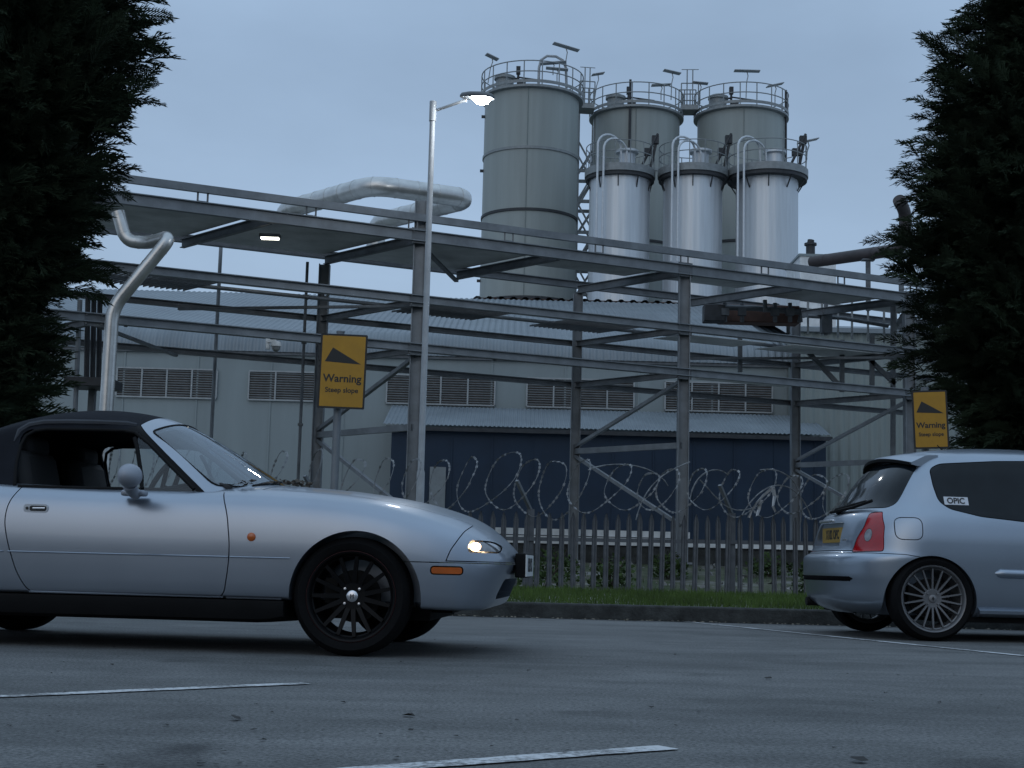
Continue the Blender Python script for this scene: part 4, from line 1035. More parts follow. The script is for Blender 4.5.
def small_silo(px, wpx, Y, label, plat_r, neck, lamp=None):
    yt = 172; r = wpx/2*Y/FPX; zt = P(px, yt+1, Y-r).z; c = Vector((P(px,yt,Y).x, Y, .6))
    root = empty('steel_silo', c, 0, label, 'silo', 'short bright metal silos in front of the tall ones')
    m = MB(); n = 96; rows = []
    for z in (.6, zt): rows.append([(c.x+(r-(.018 if k % 6 == 0 else 0))*math.cos(2*math.pi*k/n), c.y+(r-(.018 if k % 6 == 0 else 0))*math.sin(2*math.pi*k/n), z) for k in range(n)])
    m.grid(rows, closev=True); m.lathe([(r*.99,zt),(0.001,zt+.3)], 48, 'Z', (c.x,c.y,0)); m.build('shell', ALU, root, world=True, smooth=30)
    zp = zt+.10
    m = MB(); m.lathe([(r*.6,zp),(plat_r,zp),(plat_r,zp+.32),(plat_r-.06,zp+.34),(r*.6,zp+.34)], 56, 'Z', (c.x,c.y,0)); m.build('platform', RAILM, root, world=True)
    m = MB(); m.lathe([(r*.6,zp-.16),(plat_r-.05,zp-.16),(plat_r-.05,zp-.002),(r*.6,zp-.002)], 56, 'Z', (c.x,c.y,0)); m.build('platform_frame', DARKST, root, world=True)
    for k in range(10):
        m = MB(); a = 2*math.pi*(k+.3)/10; u = Vector((math.cos(a), math.sin(a), 0))
        m.beam(c.xy.to_3d()+u*r*1.0+Vector((0,0,zt-.55)), c.xy.to_3d()+u*(plat_r-.1)+Vector((0,0,zp-.12)), .045,.045)
        m.build('bracket', DARKST, root, world=True)
    m = MB(); railing(m, c, plat_r-.06, zp+.3, 14, 1.05, .022); m.build('railing', RAILM, root, world=True)
    d = Vector((c.x+.28, c.y-.3, zp+.3)); m = MB(); m.lathe([(.36,0),(.36,.72),(.50,.76),(.50,.88),(0.001,.95)], 24, 'Z', d); m.build('filter_unit', ALU, root, world=True)
    m = MB(); q = d+Vector((1.0,-.2,0)); m.beam(q, q+Vector((.25,0,1.3)), .12,.12); m.box(q+Vector((.2,0,1.35)),(.3,.25,.35)); m.box(q+Vector((-.1,0,.8)),(.35,.25,.3)); m.tube([q+Vector((-.4,-.1,.1)), q+Vector((.3,-.1,1.6))], .06, 6); m.build('valve_gear', DARKST, root, world=True)
    for i, (xo, top) in enumerate(neck):
        xp = P(px+xo, 200, Y-r-.25).x; zz = P(px+xo, top, Y-r-.25).z; yf = Y-r-.2; rr = .52
        pts = [Vector((xp,yf,P(px,262,yf).z)), Vector((xp,yf,zz-rr))] + [Vector((xp+rr-rr*math.cos(a), yf+.5*(1-math.cos(a))*.6, zz-rr+rr*math.sin(a))) for a in np.linspace(.2,math.pi-.2,9)] + [Vector((xp+2*rr, yf+.6, zz-rr-.1)), Vector((xp+2*rr+.05, yf+.7, zp+.2))]
        m = MB(); m.tube(pts, .048, 8); m.build('filling_pipe', WHITEPIPE, root, world=True)
    if lamp: floodlight(root, P(lamp[0],lamp[1],Y-.3), P(lamp[2],lamp[3],Y-.3), 10, 1.2, -16)
    return root
small_silo(620, 62, 62., 'shiny metal silo, leftmost of the three short ones, close to the nearest tall silo', 1.55, [(-23,132),(-17,136)])
small_silo(693, 60, 62., 'shiny metal silo, middle of the three short ones', 1.55, [(-21,134),(-15,138)])
small_silo(767, 63, 62., 'shiny metal silo, rightmost of the three short ones, standing against open sky', 1.78, [(-29,134),(-23,138)], (806,166,808,142))

# ================================================================== pipe bridge
A0, UV, VV = Vector((-1.85,27.6,0)), Vector((5.44,2.54,0)), Vector((-2.14,2.3,0))
fr = lambda i: A0+UV*i
bk = lambda i: A0+UV*i+VV
Zl = {1:6.83, 2:5.56, 3:4.62}
gy_ = .55
gan = empty('pipe_bridge', (0.8,30.5,gy_), 0, 'long galvanised steel pipe bridge of three decks crossing in front of the shed', 'pipe bridge')
for i in (-1.6,0,1,2):
    p = fr(i); top = 7.45 if i == 0 else Zl[1]-.22
    m = MB(); m.ibeam(p+Vector((0,0,gy_-.1)), p+Vector((0,0,top)), .24,.24,.02, up=(1,0,0)); m.box(p+Vector((0,0,gy_+.03)),(.4,.4,.04)); m.build('column', GALV, gan, world=True, smooth=0)
    p = bk(i); m = MB(); m.ibeam(p+Vector((0,0,gy_-.1)), p+Vector((0,0,Zl[1]-.22)), .22,.22,.02, up=(1,0,0)); m.box(p+Vector((0,0,gy_+.03)),(.4,.4,.04)); m.build('column', GALV, gan, world=True, smooth=0)
S0, S9 = -1.75, 2.75                               # ends along the bridge, in bays
for lv, z in Zl.items():
    d = .22 if lv == 1 else .16
    for f in (fr, bk):
        m = MB(); off = Vector((0,-.14,0)) if f is fr else Vector((0,.14,.12 if lv == 1 else 0))
        m.ibeam(f(S0)+off+Vector((0,0,z-d/2)), f(S9)+off+Vector((0,0,z-d/2)), .12, d if f is fr else d*.75, .018); m.build('main_beam', GALV if f is fr else GALVD, gan, world=True, smooth=0)
    for s in np.arange(-1.5, 2.76, .5 if lv == 1 else 1.0) + (0 if lv == 1 else .5):
        m = MB(); m.ibeam(fr(s)+Vector((0,0,z-d/2-.02)), bk(s)+Vector((0,0,z-d/2-.02)), .10, d*.8, .014)
        m.build('cross_beam', GALVD, gan, world=True, smooth=0)
    for i, s in enumerate(np.arange(-1.5, 2.5, .5)):
        if (i+lv) % 4: continue
        a, b_ = (fr(s), bk(s+.5)) if i % 2 else (bk(s), fr(s+.5))
        m = MB(); m.beam(a+Vector((0,0,z-d-.03)), b_+Vector((0,0,z-d-.03)), .09,.05)
        m.build('plan_brace', GALVD, gan, world=True, smooth=0)
    # deck plates with gaps
    plates = {1:[(-1.7,-1.02,.08,.6),(-.98,-.52,.08,.75),(-.98,-.52,.75,.95),(-.48,-.02,.1,.97),(.02,.48,.08,.97),(.56,.98,.08,.5),(1.02,1.44,.08,.45),(1.52,1.98,.06,.6),(2.06,2.7,.1,.6)],
              2:[(-1.5,-1.0,.6,.9),(1.15,1.5,.3,.6),(1.6,2.0,.25,.6)], 3:[(1.2,1.6,.1,.35)]}[lv]
    for s0, s1, t0, t1 in plates:
        m = MB(); q = [A0+UV*s+VV*t+Vector((0,0,z-.03)) for s, t in ((s0,t0),(s1,t0),(s1,t1),(s0,t1))]; m.prism(q, (0,0,.012))
        m.build('deck_plate', GRATE, gan, world=True, smooth=0)
# grating strips on the second deck: real bars
for a, b_ in ((-.95,-.6),(.1,.4),(.62,.9)):
    m = MB()
    for s in np.arange(a, b_, .018): m.beam(A0+UV*s+VV*.1+Vector((0,0,Zl[2]-.05)), A0+UV*s+VV*.55+Vector((0,0,Zl[2]-.05)), .012,.035)
    for t in (.12,.33,.53): m.beam(A0+UV*a+VV*t+Vector((0,0,Zl[2]-.035)), A0+UV*(b_-.01)+VV*t+Vector((0,0,Zl[2]-.035)), .01,.02)
    m.build('grating', GALVD, gan, world=True, smooth=0)
# upper pipe rail on stub posts, front and back
m = MB(); m.beam(fr(S0)+Vector((0,-.16,7.07)), fr(S9)+Vector((0,-.16,7.07)), .09,.14); m.build('cable_tray', GALV, gan, world=True, smooth=0)
for s in np.arange(-1.4, 2.75, .34):
    m = MB()
    for e_ in (0,.03): m.beam(fr(s+e_)+Vector((0,-.15,6.83)), fr(s+e_)+Vector((0,-.15,7.00)), .03,.03, up=(1,0,0))
    m.beam(fr(s)+Vector((0,-.15,6.84)), fr(s+.03)+Vector((0,-.15,6.84)), .03,.02)
    m.build('stub_post', GALVD, gan, world=True, smooth=0)
for i in (-1,0,1,2):
    for lv, z in Zl.items():
        p = fr(i); m = MB(); m.box(p+Vector((0,-.145,z-.11)),(.34,.02,.30 if lv == 1 else .24), Matrix.Rotation(math.atan2(UV.y,UV.x),3,'Z'))
        for dx in (-.12,.12):
            for dz in (-.08,.08): m.box(p+Vector((dx,-.16+dx*.47,z-.11+dz)),(.035,.03,.035))
        m.build('splice_plate', GALVD, gan, world=True, smooth=0)
# transverse bracing at each frame
for i in (-1.6,0,1,2):
    m = MB(); f, b_ = fr(i), bk(i)
    m.beam(b_+Vector((0,0,3.02)), f+Vector((0,0,3.02)), .10,.12); m.build('tie', GALV, gan, world=True, smooth=0)
    for z0, z1 in ((3.12,Zl[3]-.22),(2.92,1.35)):
        m = MB(); m.beam(b_+Vector((0,0,z0)), f+Vector((0,0,z1)), .09,.07); m.build('brace', GALV, gan, world=True, smooth=0)
def service(name, label, t, z, r, mt):
    rt = empty(name, A0+UV*.5+VV*t+Vector((0,0,z)), 0, label, 'pipe', 'service pipes along the pipe bridge'); m = MB()
    m.tube([A0+UV*S0+VV*t+Vector((0,0,z)), A0+UV*S9+VV*t+Vector((0,0,z))], r, 12)
    for s in np.arange(S0+.3, S9, .62): c_0 = A0+UV*s+VV*t+Vector((0,0,z)); u_ = UV.normalized(); m.tube([c_0-u_*.03, c_0+u_*.03], r*1.35, 12)
    m.build('run', mt, rt, world=True)
service('service_pipe', 'pale lagged pipe running the length of the second deck, the thickest of the deck pipes', .30, Zl[2]+.10, .085, INSUL)
service('service_pipe', 'thin grey pipe running along the second deck beside the thick lagged one', .52, Zl[2]+.05, .04, GALV)
service('service_pipe', 'thin dark pipe running along the lowest deck of the pipe bridge', .35, Zl[3]+.05, .045, DARKST)
# thin droppers
m = MB(); p = P(221,245,30.); m.tube([p, Vector((p.x,30.,.55))], .04, 8); m.build('drop_pipe', GALV, gan, world=True)
m = MB(); p = P(307.5,262,29.6); m.tube([p, Vector((p.x,29.6,.55))], .032, 8)
for z in (1.6,3.2,4.9): m.box((p.x,29.6,z),(.10,.08,.05))
m.build('drop_pipe', GALVD, gan, world=True)
# plant, valves and small pipes on the right hand bays
def pipe(name, label, pts, r, mt, cat='pipe', rings=(), ringr=1.03, group=None, n=18):
    root = empty(name, Vector(pts[0]), 0, label, cat, group)
    q = []; pts = [Vector(p) for p in pts]
    for i, p in enumerate(pts):
        if i in (0, len(pts)-1): q.append(p); continue
        a, b_ = (pts[i-1]-p), (pts[i+1]-p); d = min(r*2.2, a.length*.45, b_.length*.45); a, b_ = p+a.normalized()*d, p+b_.normalized()*d
        for t in np.linspace(0,1,7): q.append(a*(1-t)**2 + p*2*t*(1-t) + b_*t*t)
    m = MB(); m.tube(q, r, n)
    L_ = 0; nxt = .5
    for a, b_ in zip(q[:-1], q[1:]):
        l = (b_-a).length
        while L_+l > nxt:
            c = a.lerp(b_, (nxt-L_)/l); d = (b_-a).normalized(); m.tube([c-d*.012, c+d*.012], r*ringr, n); nxt += rings if rings else 1e9
        L_ += l
    m.build('cladding', mt, root, world=True, smooth=50)
    return root
eq = empty('valve_skid', P(760,318,33.5), 0, 'rusty brown valve skid with pipes on the second deck of the pipe bridge at right', 'machinery')
m = MB(); a, b_ = P(716,322,33.8), P(800,322,33.8)
m.box((a+b_)/2+Vector((0,0,.16)), ((b_-a).length*.95,.5,.42)); m.build('housing', RUSTB, eq, world=True, bevel=.03)
m = MB(); m.tube([P(706,307,33.2),P(752,308,33.2),P(800,312,33.2),P(800,322,33.2)], .07, 10); m.tube([P(765,312,33.),P(765,300,33.)], .05, 8)
for px in (725,742,775,790): m.tube([P(px,322,33.2),P(px,303,33.2)], .05, 8); m.box(P(px,312,33.15),(.18,.14,.16))
m.build('pipework', GALVD, eq, world=True)
m = MB(); a = P(714,314,33.3); m.box(a,(.5,.4,.4)); m.build('box', DARKST, eq, world=True, bevel=.02)
m = MB(); m.box(P(826,322,34.5),(.25,.25,.55)); m.tube([P(826,300,34.5),P(826,335,34.5)], .05, 8); m.tube([P(808,316,34.5),P(842,318,34.5),P(888,326,34.8)], .05, 8); m.build('valve', GALVD, eq, world=True)
cg = empty('railing', P(850,325,35.), 0, 'thin handrail with uprights on the second deck at the right end of the pipe bridge', 'railing')
m = MB()
for px in (808,822,838,852,868,884,896): m.tube([P(px,292+(px-808)*.12,35.), P(px,334+(px-808)*.12,35.)], .028, 6)
m.tube([P(800,300,35.), P(900,313,35.)], .025, 6); m.tube([P(800,313,35.), P(900,326,35.)], .025, 6); m.build('rails', RAILM, cg, world=True)
for a, b_ in (((740,330),(740,372)),((842,340),(842,392)),((893,296),(893,470)),((872,335),(872,400)),((806,350),(838,384)),((870,360),(895,384))):
    m = MB(); m.beam(P(*a,33.6), P(*b_,33.6), .10,.10, up=(1,0,0)); m.build('hanger', GALVD, gan, world=True, smooth=0)

# ducts and pipes
zc = 7.9
l0 = A0+UV*-.186
p1 = Vector((-2.86,28.2,zc)); p2 = p1 + UV*.352
pipe('insulated_pipe', 'big silver insulated pipe looping above the top deck of the pipe bridge', [p1+VV*1.0+Vector((0,0,-.72)), p1+VV*1.0, p1, p2, p2+VV*1.0, p2+VV*1.0+Vector((0,0,-.72))], .20, INSUL, rings=.45)
pY = 24.6
pipe('insulated_pipe', 'slender silver insulated pipe with a cranked bend, rising behind the convertible roof', [(P(112.5,308,pY).x,pY,.55), P(112.5,308,pY), P(172,236,pY), P(148,243,pY+.5), P(126,241,pY+.6), P(118,212,pY+.6)], .118, INSUL, rings=.35)
m_ = pipe('thin_pipe', 'thin grey upright pipe beside the left conifer', [(P(77,420,26.).x,26.,.6), P(80,300,26.)], .045, GALV)
rpi = pipe('rust_pipe', 'dark brown pipe running level to the right conifer above the bridge deck', [P(812,262,36.5), P(903,249,34.), P(906,214,34.), P(899,200,33.5)], .15, DARKPIPE, rings=1.6)
for k_, (px_, lab) in enumerate(((88,'thin dark upright pipe, the nearest to the silver cranked pipe'),(94,'thin dark upright pipe between two others beside the left conifer'),(100,'thin dark upright pipe with a crooked foot behind the silver cranked pipe'))):
    pipe('thin_pipe', lab, [P(px_-1.5,380,26.5+.2*k_), P(px_,296,26.5+.2*k_)], .05, DARKST)
bt = empty('pipe_tray', P(88,384,26.4), 0, 'dark flat tray below the thin dark pipes beside the left conifer', 'pipe tray')
m = MB(); m.beam(P(70,383,26.2), P(117,385,26.2), .8, .16); m.build('tray', DARKST, bt, world=True, bevel=.01)
m = MB(); m.beam(P(93,384,26.5)-Vector((0,0,.08)), Vector((P(93,384,26.5).x,26.5,.5)), .12,.12, up=(0,1,0)); m.build('support', GALVD, bt, world=True)
for px_, py_, Y_ in ((901,250,34.05),(868,254,34.9)):
    q = P(px_,py_,Y_); m = MB(); m.beam(Vector((q.x,q.y,6.84)), q-Vector((0,0,.13)), .10,.10, up=(0,1,0)); m.box(q-Vector((0,0,.15)),(.3,.2,.04)); m.build('support', GALVD, rpi, world=True)
# dome camera and lit deck lamp
cY = 27.2
dc = empty('dome_camera', P(271,330,cY), 0, 'white dome security camera on a bracket under the third deck', 'camera')
c = P(276,346,cY); m = MB(); m.lathe([(0.001,.10),(.085,.08),(.10,.02),(.10,-.01),(.085,-.01)], 20, 'Z', c); m.build('housing', WHITEP, dc, world=True)
m = MB(); m.lathe([(.082,-.01),(.078,-.06),(.045,-.10),(0.001,-.115)], 20, 'Z', c); m.build('dome', mat('smoked_dome',(.25,.26,.27),rough=.15), dc, world=True)
m = MB(); m.beam(P(268,330,cY+.1), P(268,349,cY+.1), .09,.07, up=(1,0,0)); m.beam(P(268,341,cY+.05), P(276,341,cY), .05,.05); m.tube([P(262,331,cY+.1),P(268,335,cY+.1)], .05, 8); m.build('bracket', WHITEP, dc, world=True)
lY = 27.3
lm = empty('deck_lamp', P(270,237,lY), 0, 'lit lamp under the top deck of the pipe bridge', 'lamp')
c = P(270,238.5,lY); m = MB(); m.box(c+Vector((0,0,.045)),(.40,.20,.07)); m.build('housing', GALVD, lm, world=True, bevel=.01)
m = MB(); m.box(c,(.34,.15,.02)); m.build('diffuser', TUBELIT, lm, world=True, bevel=.008)
# two birds' worth of nothing: small dark insulators on the cable tray
# ================================================================== street lamp
LY = 23.5
tp = P(433,105,LY); base = Vector((tp.x, LY, gz(LY)))
sl_ = empty('street_lamp', base, 0, 'tall grey street lamp, lit, standing behind the fence in front of the pipe bridge', 'street lamp')
m = MB(); m.tube([base-Vector((0,0,.1)), Vector((tp.x,LY,1.9)), Vector((tp.x,LY,1.95)), tp], [.068,.066,.052,.046], 16); m.build('pole', POLEM, sl_, world=True)
m = MB(); m.tube([tp+Vector((0,0,-.28)), tp+Vector((0,0,.06))], .058, 16); m.build('spigot', POLEM, sl_, world=True)
e0, e1 = P(437,110,LY), P(463,101,LY-.25)
m = MB(); m.tube([e0, e1, e1+Vector((.06,-.02,.0))], .024, 10); m.build('arm', POLEM, sl_, world=True)
h0, h1 = P(462,97,LY-.25), P(493,97,LY-.55)
ax_ = (h1-h0).normalized(); sd_ = Vector((-ax_.y,ax_.x,0)); m = MB(); rows = []
for t, w_, hh in ((0,.07,.05),(.06,.10,.075),(.3,.135,.09),(.7,.15,.085),(.94,.11,.06),(1,.06,.03)):
    p = h0.lerp(h1,t); rows.append([p+sd_*w_*math.cos(a)+Vector((0,0,max(hh*math.sin(a), -.02))) for a in np.linspace(0,2*math.pi,16,endpoint=False)])
m.grid(rows, closev=True); m.f += [tuple(range(16)), tuple(5*16+k for k in range(16))[::-1]]; m.m += [0,0]; ho = m.build('lantern', GALVD, sl_, world=True, smooth=50)
m = MB(); rows = []
for t in np.linspace(0,1,9):
    p = h0.lerp(h1,.36+.54*t)+Vector((0,0,-.020)); k = math.sin(math.pi*max(.03,min(.97,t)))**.5
    rows.append([p+sd_*.13*k*math.cos(a)+Vector((0,0,-.11*k*math.sin(a))) for a in np.linspace(0,math.pi,9)])
m.grid(rows); m.build('lamp_glass', LAMPLIT, ho, world=True)

# ================================================================== fence and razor wire
F0, F1 = Vector((-6.2,18.25,0)), Vector((8.5,20.5,0)); FD = (F1-F0).normalized(); FN = Vector((FD.y,-FD.x,0)); FL = (F1-F0).length
ftop = lambda X: 1.155+.012*X
fen = empty('palisade_fence', F0.lerp(F1,.5)+Vector((0,0,-.6)), 0, 'grey steel palisade fence with pointed pales below the grass verge', 'fence')
npale = 97
pal = None
sec = [(-.035,.010),(-.020,0),(0,.012),(.020,0),(.035,.010),(.035,.014),(.020,.004),(0,.016),(-.020,.004),(-.035,.014)]
for i in range(npale):
    p = F0+FD*(FL*(i+.5)/npale); zt = ftop(p.x); h = zt+.62
    if pal is None:
        m = MB(); rows = []
        for z, k in ((0,1),(-.12,1),(0,0)): pass
        V = []
        for (zz, sc) in ((-1.75,1.),(-.11,1.),(-.03,.45),(0,.12)):
            V.append([FD*u*sc + FN*(v+.02) + Vector((0,0,zz)) for u, v in sec])
        m.grid(V, closev=True); m.f += [tuple(range(10))[::-1], tuple(30+k for k in range(10))]; m.m += [0,0]
        pal = m.build('pale', FENCEM, fen, smooth=0); o = pal
    else:
        o = pal.copy(); COL.objects.link(o); o.parent = fen
    o.location = p+Vector((random.uniform(-.008,.008),0,zt+random.uniform(-.012,.012)))-fen.location; o.rotation_euler = (random.uniform(-.012,.012), random.uniform(-.02,.02), random.uniform(-.06,.06))
for z in (.80,-.30):
    m = MB(); m.beam(F0+Vector((0,0,ftop(F0.x)+z-1.155)), F1+Vector((0,0,ftop(F1.x)+z-1.155)), .05,.05); m.build('rail', FENCEM, fen, world=True, smooth=0)
sP = []
xt = P(531,515,19.3).x; k0 = (xt-F0.x)/FD.x
for j in range(-3,4):
    d = k0+2.76*j
    if not 0 < d < FL: continue
    p = F0+FD*d; zt = ftop(p.x)
    m = MB(); m.ibeam(p-FN*.05+Vector((0,0,-.7)), p-FN*.05+Vector((0,0,zt+.04)), .09,.10,.01, up=FN); m.build('post', FENCEM, fen, world=True, smooth=0)
    m = MB(); m.beam(p-FN*.03+Vector((0,0,zt+.02)), p+Vector((-.20,-.18,zt+.40)), .05,.035); m.build('cranked_arm', GALV, fen, world=True, smooth=0)
wire = MB(); pts = []
th = 0; s = .3; rr = np.random.default_rng(3)
NZ = rr.uniform(-1,1,(400,8))
while s < FL-.3:
    p = F0+FD*s
    k_ = int(th/6.2832); lf = th/6.2832-k_
    def lp(a, n): return float(np.interp(lf, [0,1], [NZ[k_,n], NZ[k_+1,n]]))*a
    rad = .355+lp(.06,0)
    lift = .37+lp(.07,1)
    if p.x > 1.6: rad *= .88+lp(.16,2); lift -= .07
    tl = .50+lp(.18,3); shear = .24+lp(.22,4)
    sn, cs = math.sin(th), math.cos(th); sn_ = sn*(1+.08*math.sin(3*th+NZ[k_,5])); cs_ = cs*(1+.10*math.sin(2*th+NZ[k_,6]))
    q = p + FD*(rad*cs_*tl + shear*rad*sn_) + FN*(rad*cs*.75+.05) + Vector((0,0,ftop(p.x)+lift+rad*sn_))
    pts.append(q); th += .165; s += .165*(.062+.022*NZ[k_,7])
wire.tube(pts, .0045, 5)
for i in range(1, len(pts)-1):
    if i % 1 == 0:
        d = (pts[i+1]-pts[i-1]).normalized(); u = d.orthogonal().normalized(); u = Matrix.Rotation(rr.uniform(0,6.28),3,d) @ u
        c = pts[i]; wire.add([c-d*.024+u*.013, c+d*.024+u*.013, c+d*.006-u*.002, c-d*.006-u*.002, c+d*.026-u*.015, c-d*.026-u*.015], [(0,1,2,3),(3,2,4,5)])
# broken strands at the right
for (a, b_, c, d) in (((588,470),(610,460),(655,462),(668,486)),((690,500),(694,470),(718,464),(728,475)),((636,520),(645,480),(670,470),(690,462)),((742,515),(768,470),(800,480),(812,520)),((700,480),(720,500),(728,520),(760,505)),((760,470),(790,465),(808,490),(800,525))):
    q = [P(*v, 19.4+.1*k) for k, v in enumerate((a,b_,c,d))]
    q3 = [q[0]*(1-t)**3+q[1]*3*t*(1-t)**2+q[2]*3*t*t*(1-t)+q[3]*t**3 for t in np.linspace(0,1,26)]
    wire.tube(q3, .008, 5)
    for i in range(1,25):
        d_ = (q3[i+1]-q3[i-1]).normalized(); u = Matrix.Rotation(rr.uniform(0,6.28),3,d_) @ d_.orthogonal().normalized(); c_2 = q3[i]
        wire.add([c_2-d_*.022+u*.010, c_2+d_*.022+u*.010, c_2+d_*.010-u*.002, c_2-d_*.010-u*.002, c_2+d_*.024-u*.012, c_2-d_*.024-u*.012], [(0,1,2,3),(3,2,4,5)])
WIREM = mat('razor_wire_steel', (.19,.20,.21), rough=.5, metal=.4, var=.3)
tag(wire.build('razor_wire', WIREM), 'tangled coils of razor wire along the top of the palisade fence', 'razor wire')
m = MB()
def rag(pts, w):
    rows = []
    for i, (x, y) in enumerate(pts):
        p = P(x, y, 19.45+.04*math.sin(i*2)); rows.append([p+Vector((w*(.5+.5*math.sin(i*1.3+1))+.01,.02*math.sin(i),0)), p+Vector((0,.03*math.cos(i*2),.01)), p-Vector((w*.6,.01,.01))])
    m.grid(rows)
rag([(772,487),(764,494),(757,502),(752,510),(748,518)], .035); rag([(772,487),(774,496),(773,506),(776,512)], .03); rag([(760,500),(758,510),(757,516)], .03)
tag(m.build('plastic_rag', mat('torn_plastic',(.42,.43,.45),rough=.5)), 'torn pale plastic strips caught in the razor wire near the hatchback', 'litter')

# ================================================================== warning signs
def sign(px, py, Y, w, h, yaw, roll, label, postx, root_z):
    c = P(px, py, Y); rz = R(yaw)
    root = empty('warning_sign', (P(postx,py,Y+.05).x,Y+.05,root_z), 0, label, 'sign')
    O = Vector((P(postx,py,Y+.05).x,Y+.05,root_z))
    m = MB(); m.tube([(0,0,-.1),(0,0,c.z+h/2+.03-root_z)], .040, 16); m.tube([(0,0,c.z+h/2+.03-root_z),(0,0,c.z+h/2+.045-root_z)], .043, 16); m.build('post', GALV, root)
    M4 = Matrix.Translation(c-O+Vector((0,-.055,0))) @ Matrix.Rotation(rz,4,'Z') @ Matrix.Rotation(R(roll),4,'Y')
    def slab(name, poly, y0, t, mt, par):
        b = MB(); b.prism([M4 @ Vector((x,y0,z)) for x, z in poly], M4.to_3x3() @ Vector((0,t,0))); return b.build(name, mt, par, smooth=0)
    rc = lambda a, b, r: round_poly([(-a,-b),(a,-b),(a,b),(-a,b)], r)
    bd = slab('board', rc(w/2,h/2,.015), 0, .006, BLACKM, root)
    fc = slab('yellow_face', rc(w/2-.019,h/2-.019,.008), -.0015, .0012, YELLOW, bd)
    U = lambda u, v: ((u-.5)*w, (.5-v)*h)
    slab('wedge_symbol', [U(.11,.375),U(.27,.185),U(.885,.40)], -.0028, .001, BLACKM, fc)
    text_obj('warning_lettering', 'Warning', w*.232, BLACKM, fc, M4 @ Matrix.Translation((.0,-.0028,(.5-.60)*h)), depth=.0006, bold=.0022)
    text_obj('slope_lettering', 'Steep slope', w*.152, BLACKM, fc, M4 @ Matrix.Translation((.0,-.0028,(.5-.755)*h)), depth=.0006, bold=.0012)
    b = MB()
    for z in (-.25*h,.25*h): b.lathe([(.046,-.02),(.052,-.02),(.052,.02),(.046,.02)], 16, 'Z', (0,0,c.z-root_z+z), close=True)
    b.build('clamp', GALVD, root)
    return root
sign(343.2, 372, 14.5, .47, .755, 2, .8, 'yellow warning sign with a steep slope wedge, on a post behind the convertible bonnet', 339, .125)
sign(929, 420, 15.8, .375, .64, -8, -2.2, 'yellow warning sign with a steep slope wedge, standing above the hatchback roof', 925, .125)

# ================================================================== low barrier in the yard
BY = 33.0
ba = empty('concrete_barrier', (P(690,540,BY).x,BY,.55), 0, 'long low pale barrier with two ledges behind the palisade fence', 'barrier')
a, b_ = P(440,530,BY).x, P(960,540,BY).x
zz1, zz0 = P(600,530,BY).z, P(600,548,BY).z
m = MB(); m.span((a,BY,.45),(b_,BY+.25,zz0+.02)); m.build('footing', CONC, ba, world=True)
m = MB(); m.span((a,BY-.04,zz0+.07),(b_,BY+.2,zz0+.24)); m.build('lower_ledge', WHITEP, ba, world=True)
m = MB(); m.span((a,BY+.02,zz1-.14),(P(690,530,BY).x,BY+.25,zz1)); m.build('upper_ledge', WHITEP, ba, world=True)
m = MB(); m.span((a,BY+.05,zz0),(b_,BY+.18,zz1-.15)); m.build('core', DARKST, ba, world=True)
# ================================================================== conifers
FOL = mat('conifer_foliage', (.023,.035,.020), rough=.85, var=.5, scale=1.3, spec=.15)
BARK = mat('conifer_bark', (.05,.04,.03), rough=.9, var=.4, scale=6, bump=.4, bscale=20)
def spray_template(r_, n=13, L_=.5):
    """one flat drooping plume: short spiky twigs either side of a curved axis"""
    V, F = [], []
    ax = [np.array([t*L_, 0, .10*L_*math.sin(t*2.2) - .10*L_*t*t]) for t in np.linspace(0,1,n+1)]
    def blade(p, d, ln, w):
        d = d/np.linalg.norm(d); s = np.cross(d, [0,0,1.]); s = s/max(np.linalg.norm(s),1e-6); k = len(V)
        V.extend([p-s*w/2, p+s*w/2, p+d*ln*.55+s*w*.42+np.array([0,0,.01]), p+d*ln, p+d*ln*.55-s*w*.42]); F.append((k,k+1,k+2,k+3,k+4))
    for i in range(n):
        t = i/n; d0 = ax[i+1]-ax[i]; d0 /= np.linalg.norm(d0)
        blade(ax[i], d0, .09, .017)
        for sd in (-1,1):
            d = d0*1.0 + np.array([0, sd*(.75-.25*t), 0]) + np.array([0,0,r_.normal(.06,.20)])
            ln = (.20*(1-t)**.6+.06)*r_.uniform(.7,1.2)
            blade(ax[i], d, ln, .015)
            d2 = d/np.linalg.norm(d); m_ = ax[i]+d2*ln*.5
            blade(m_, d2+np.array([0,-sd*.55,r_.normal(0,.15)]), ln*.45, .011); blade(m_, d2+np.array([0,sd*.45,r_.normal(0,.15)]), ln*.4, .011)
    blade(ax[n], ax[n]-ax[n-1], .12, .020)
    return np.array(V), F
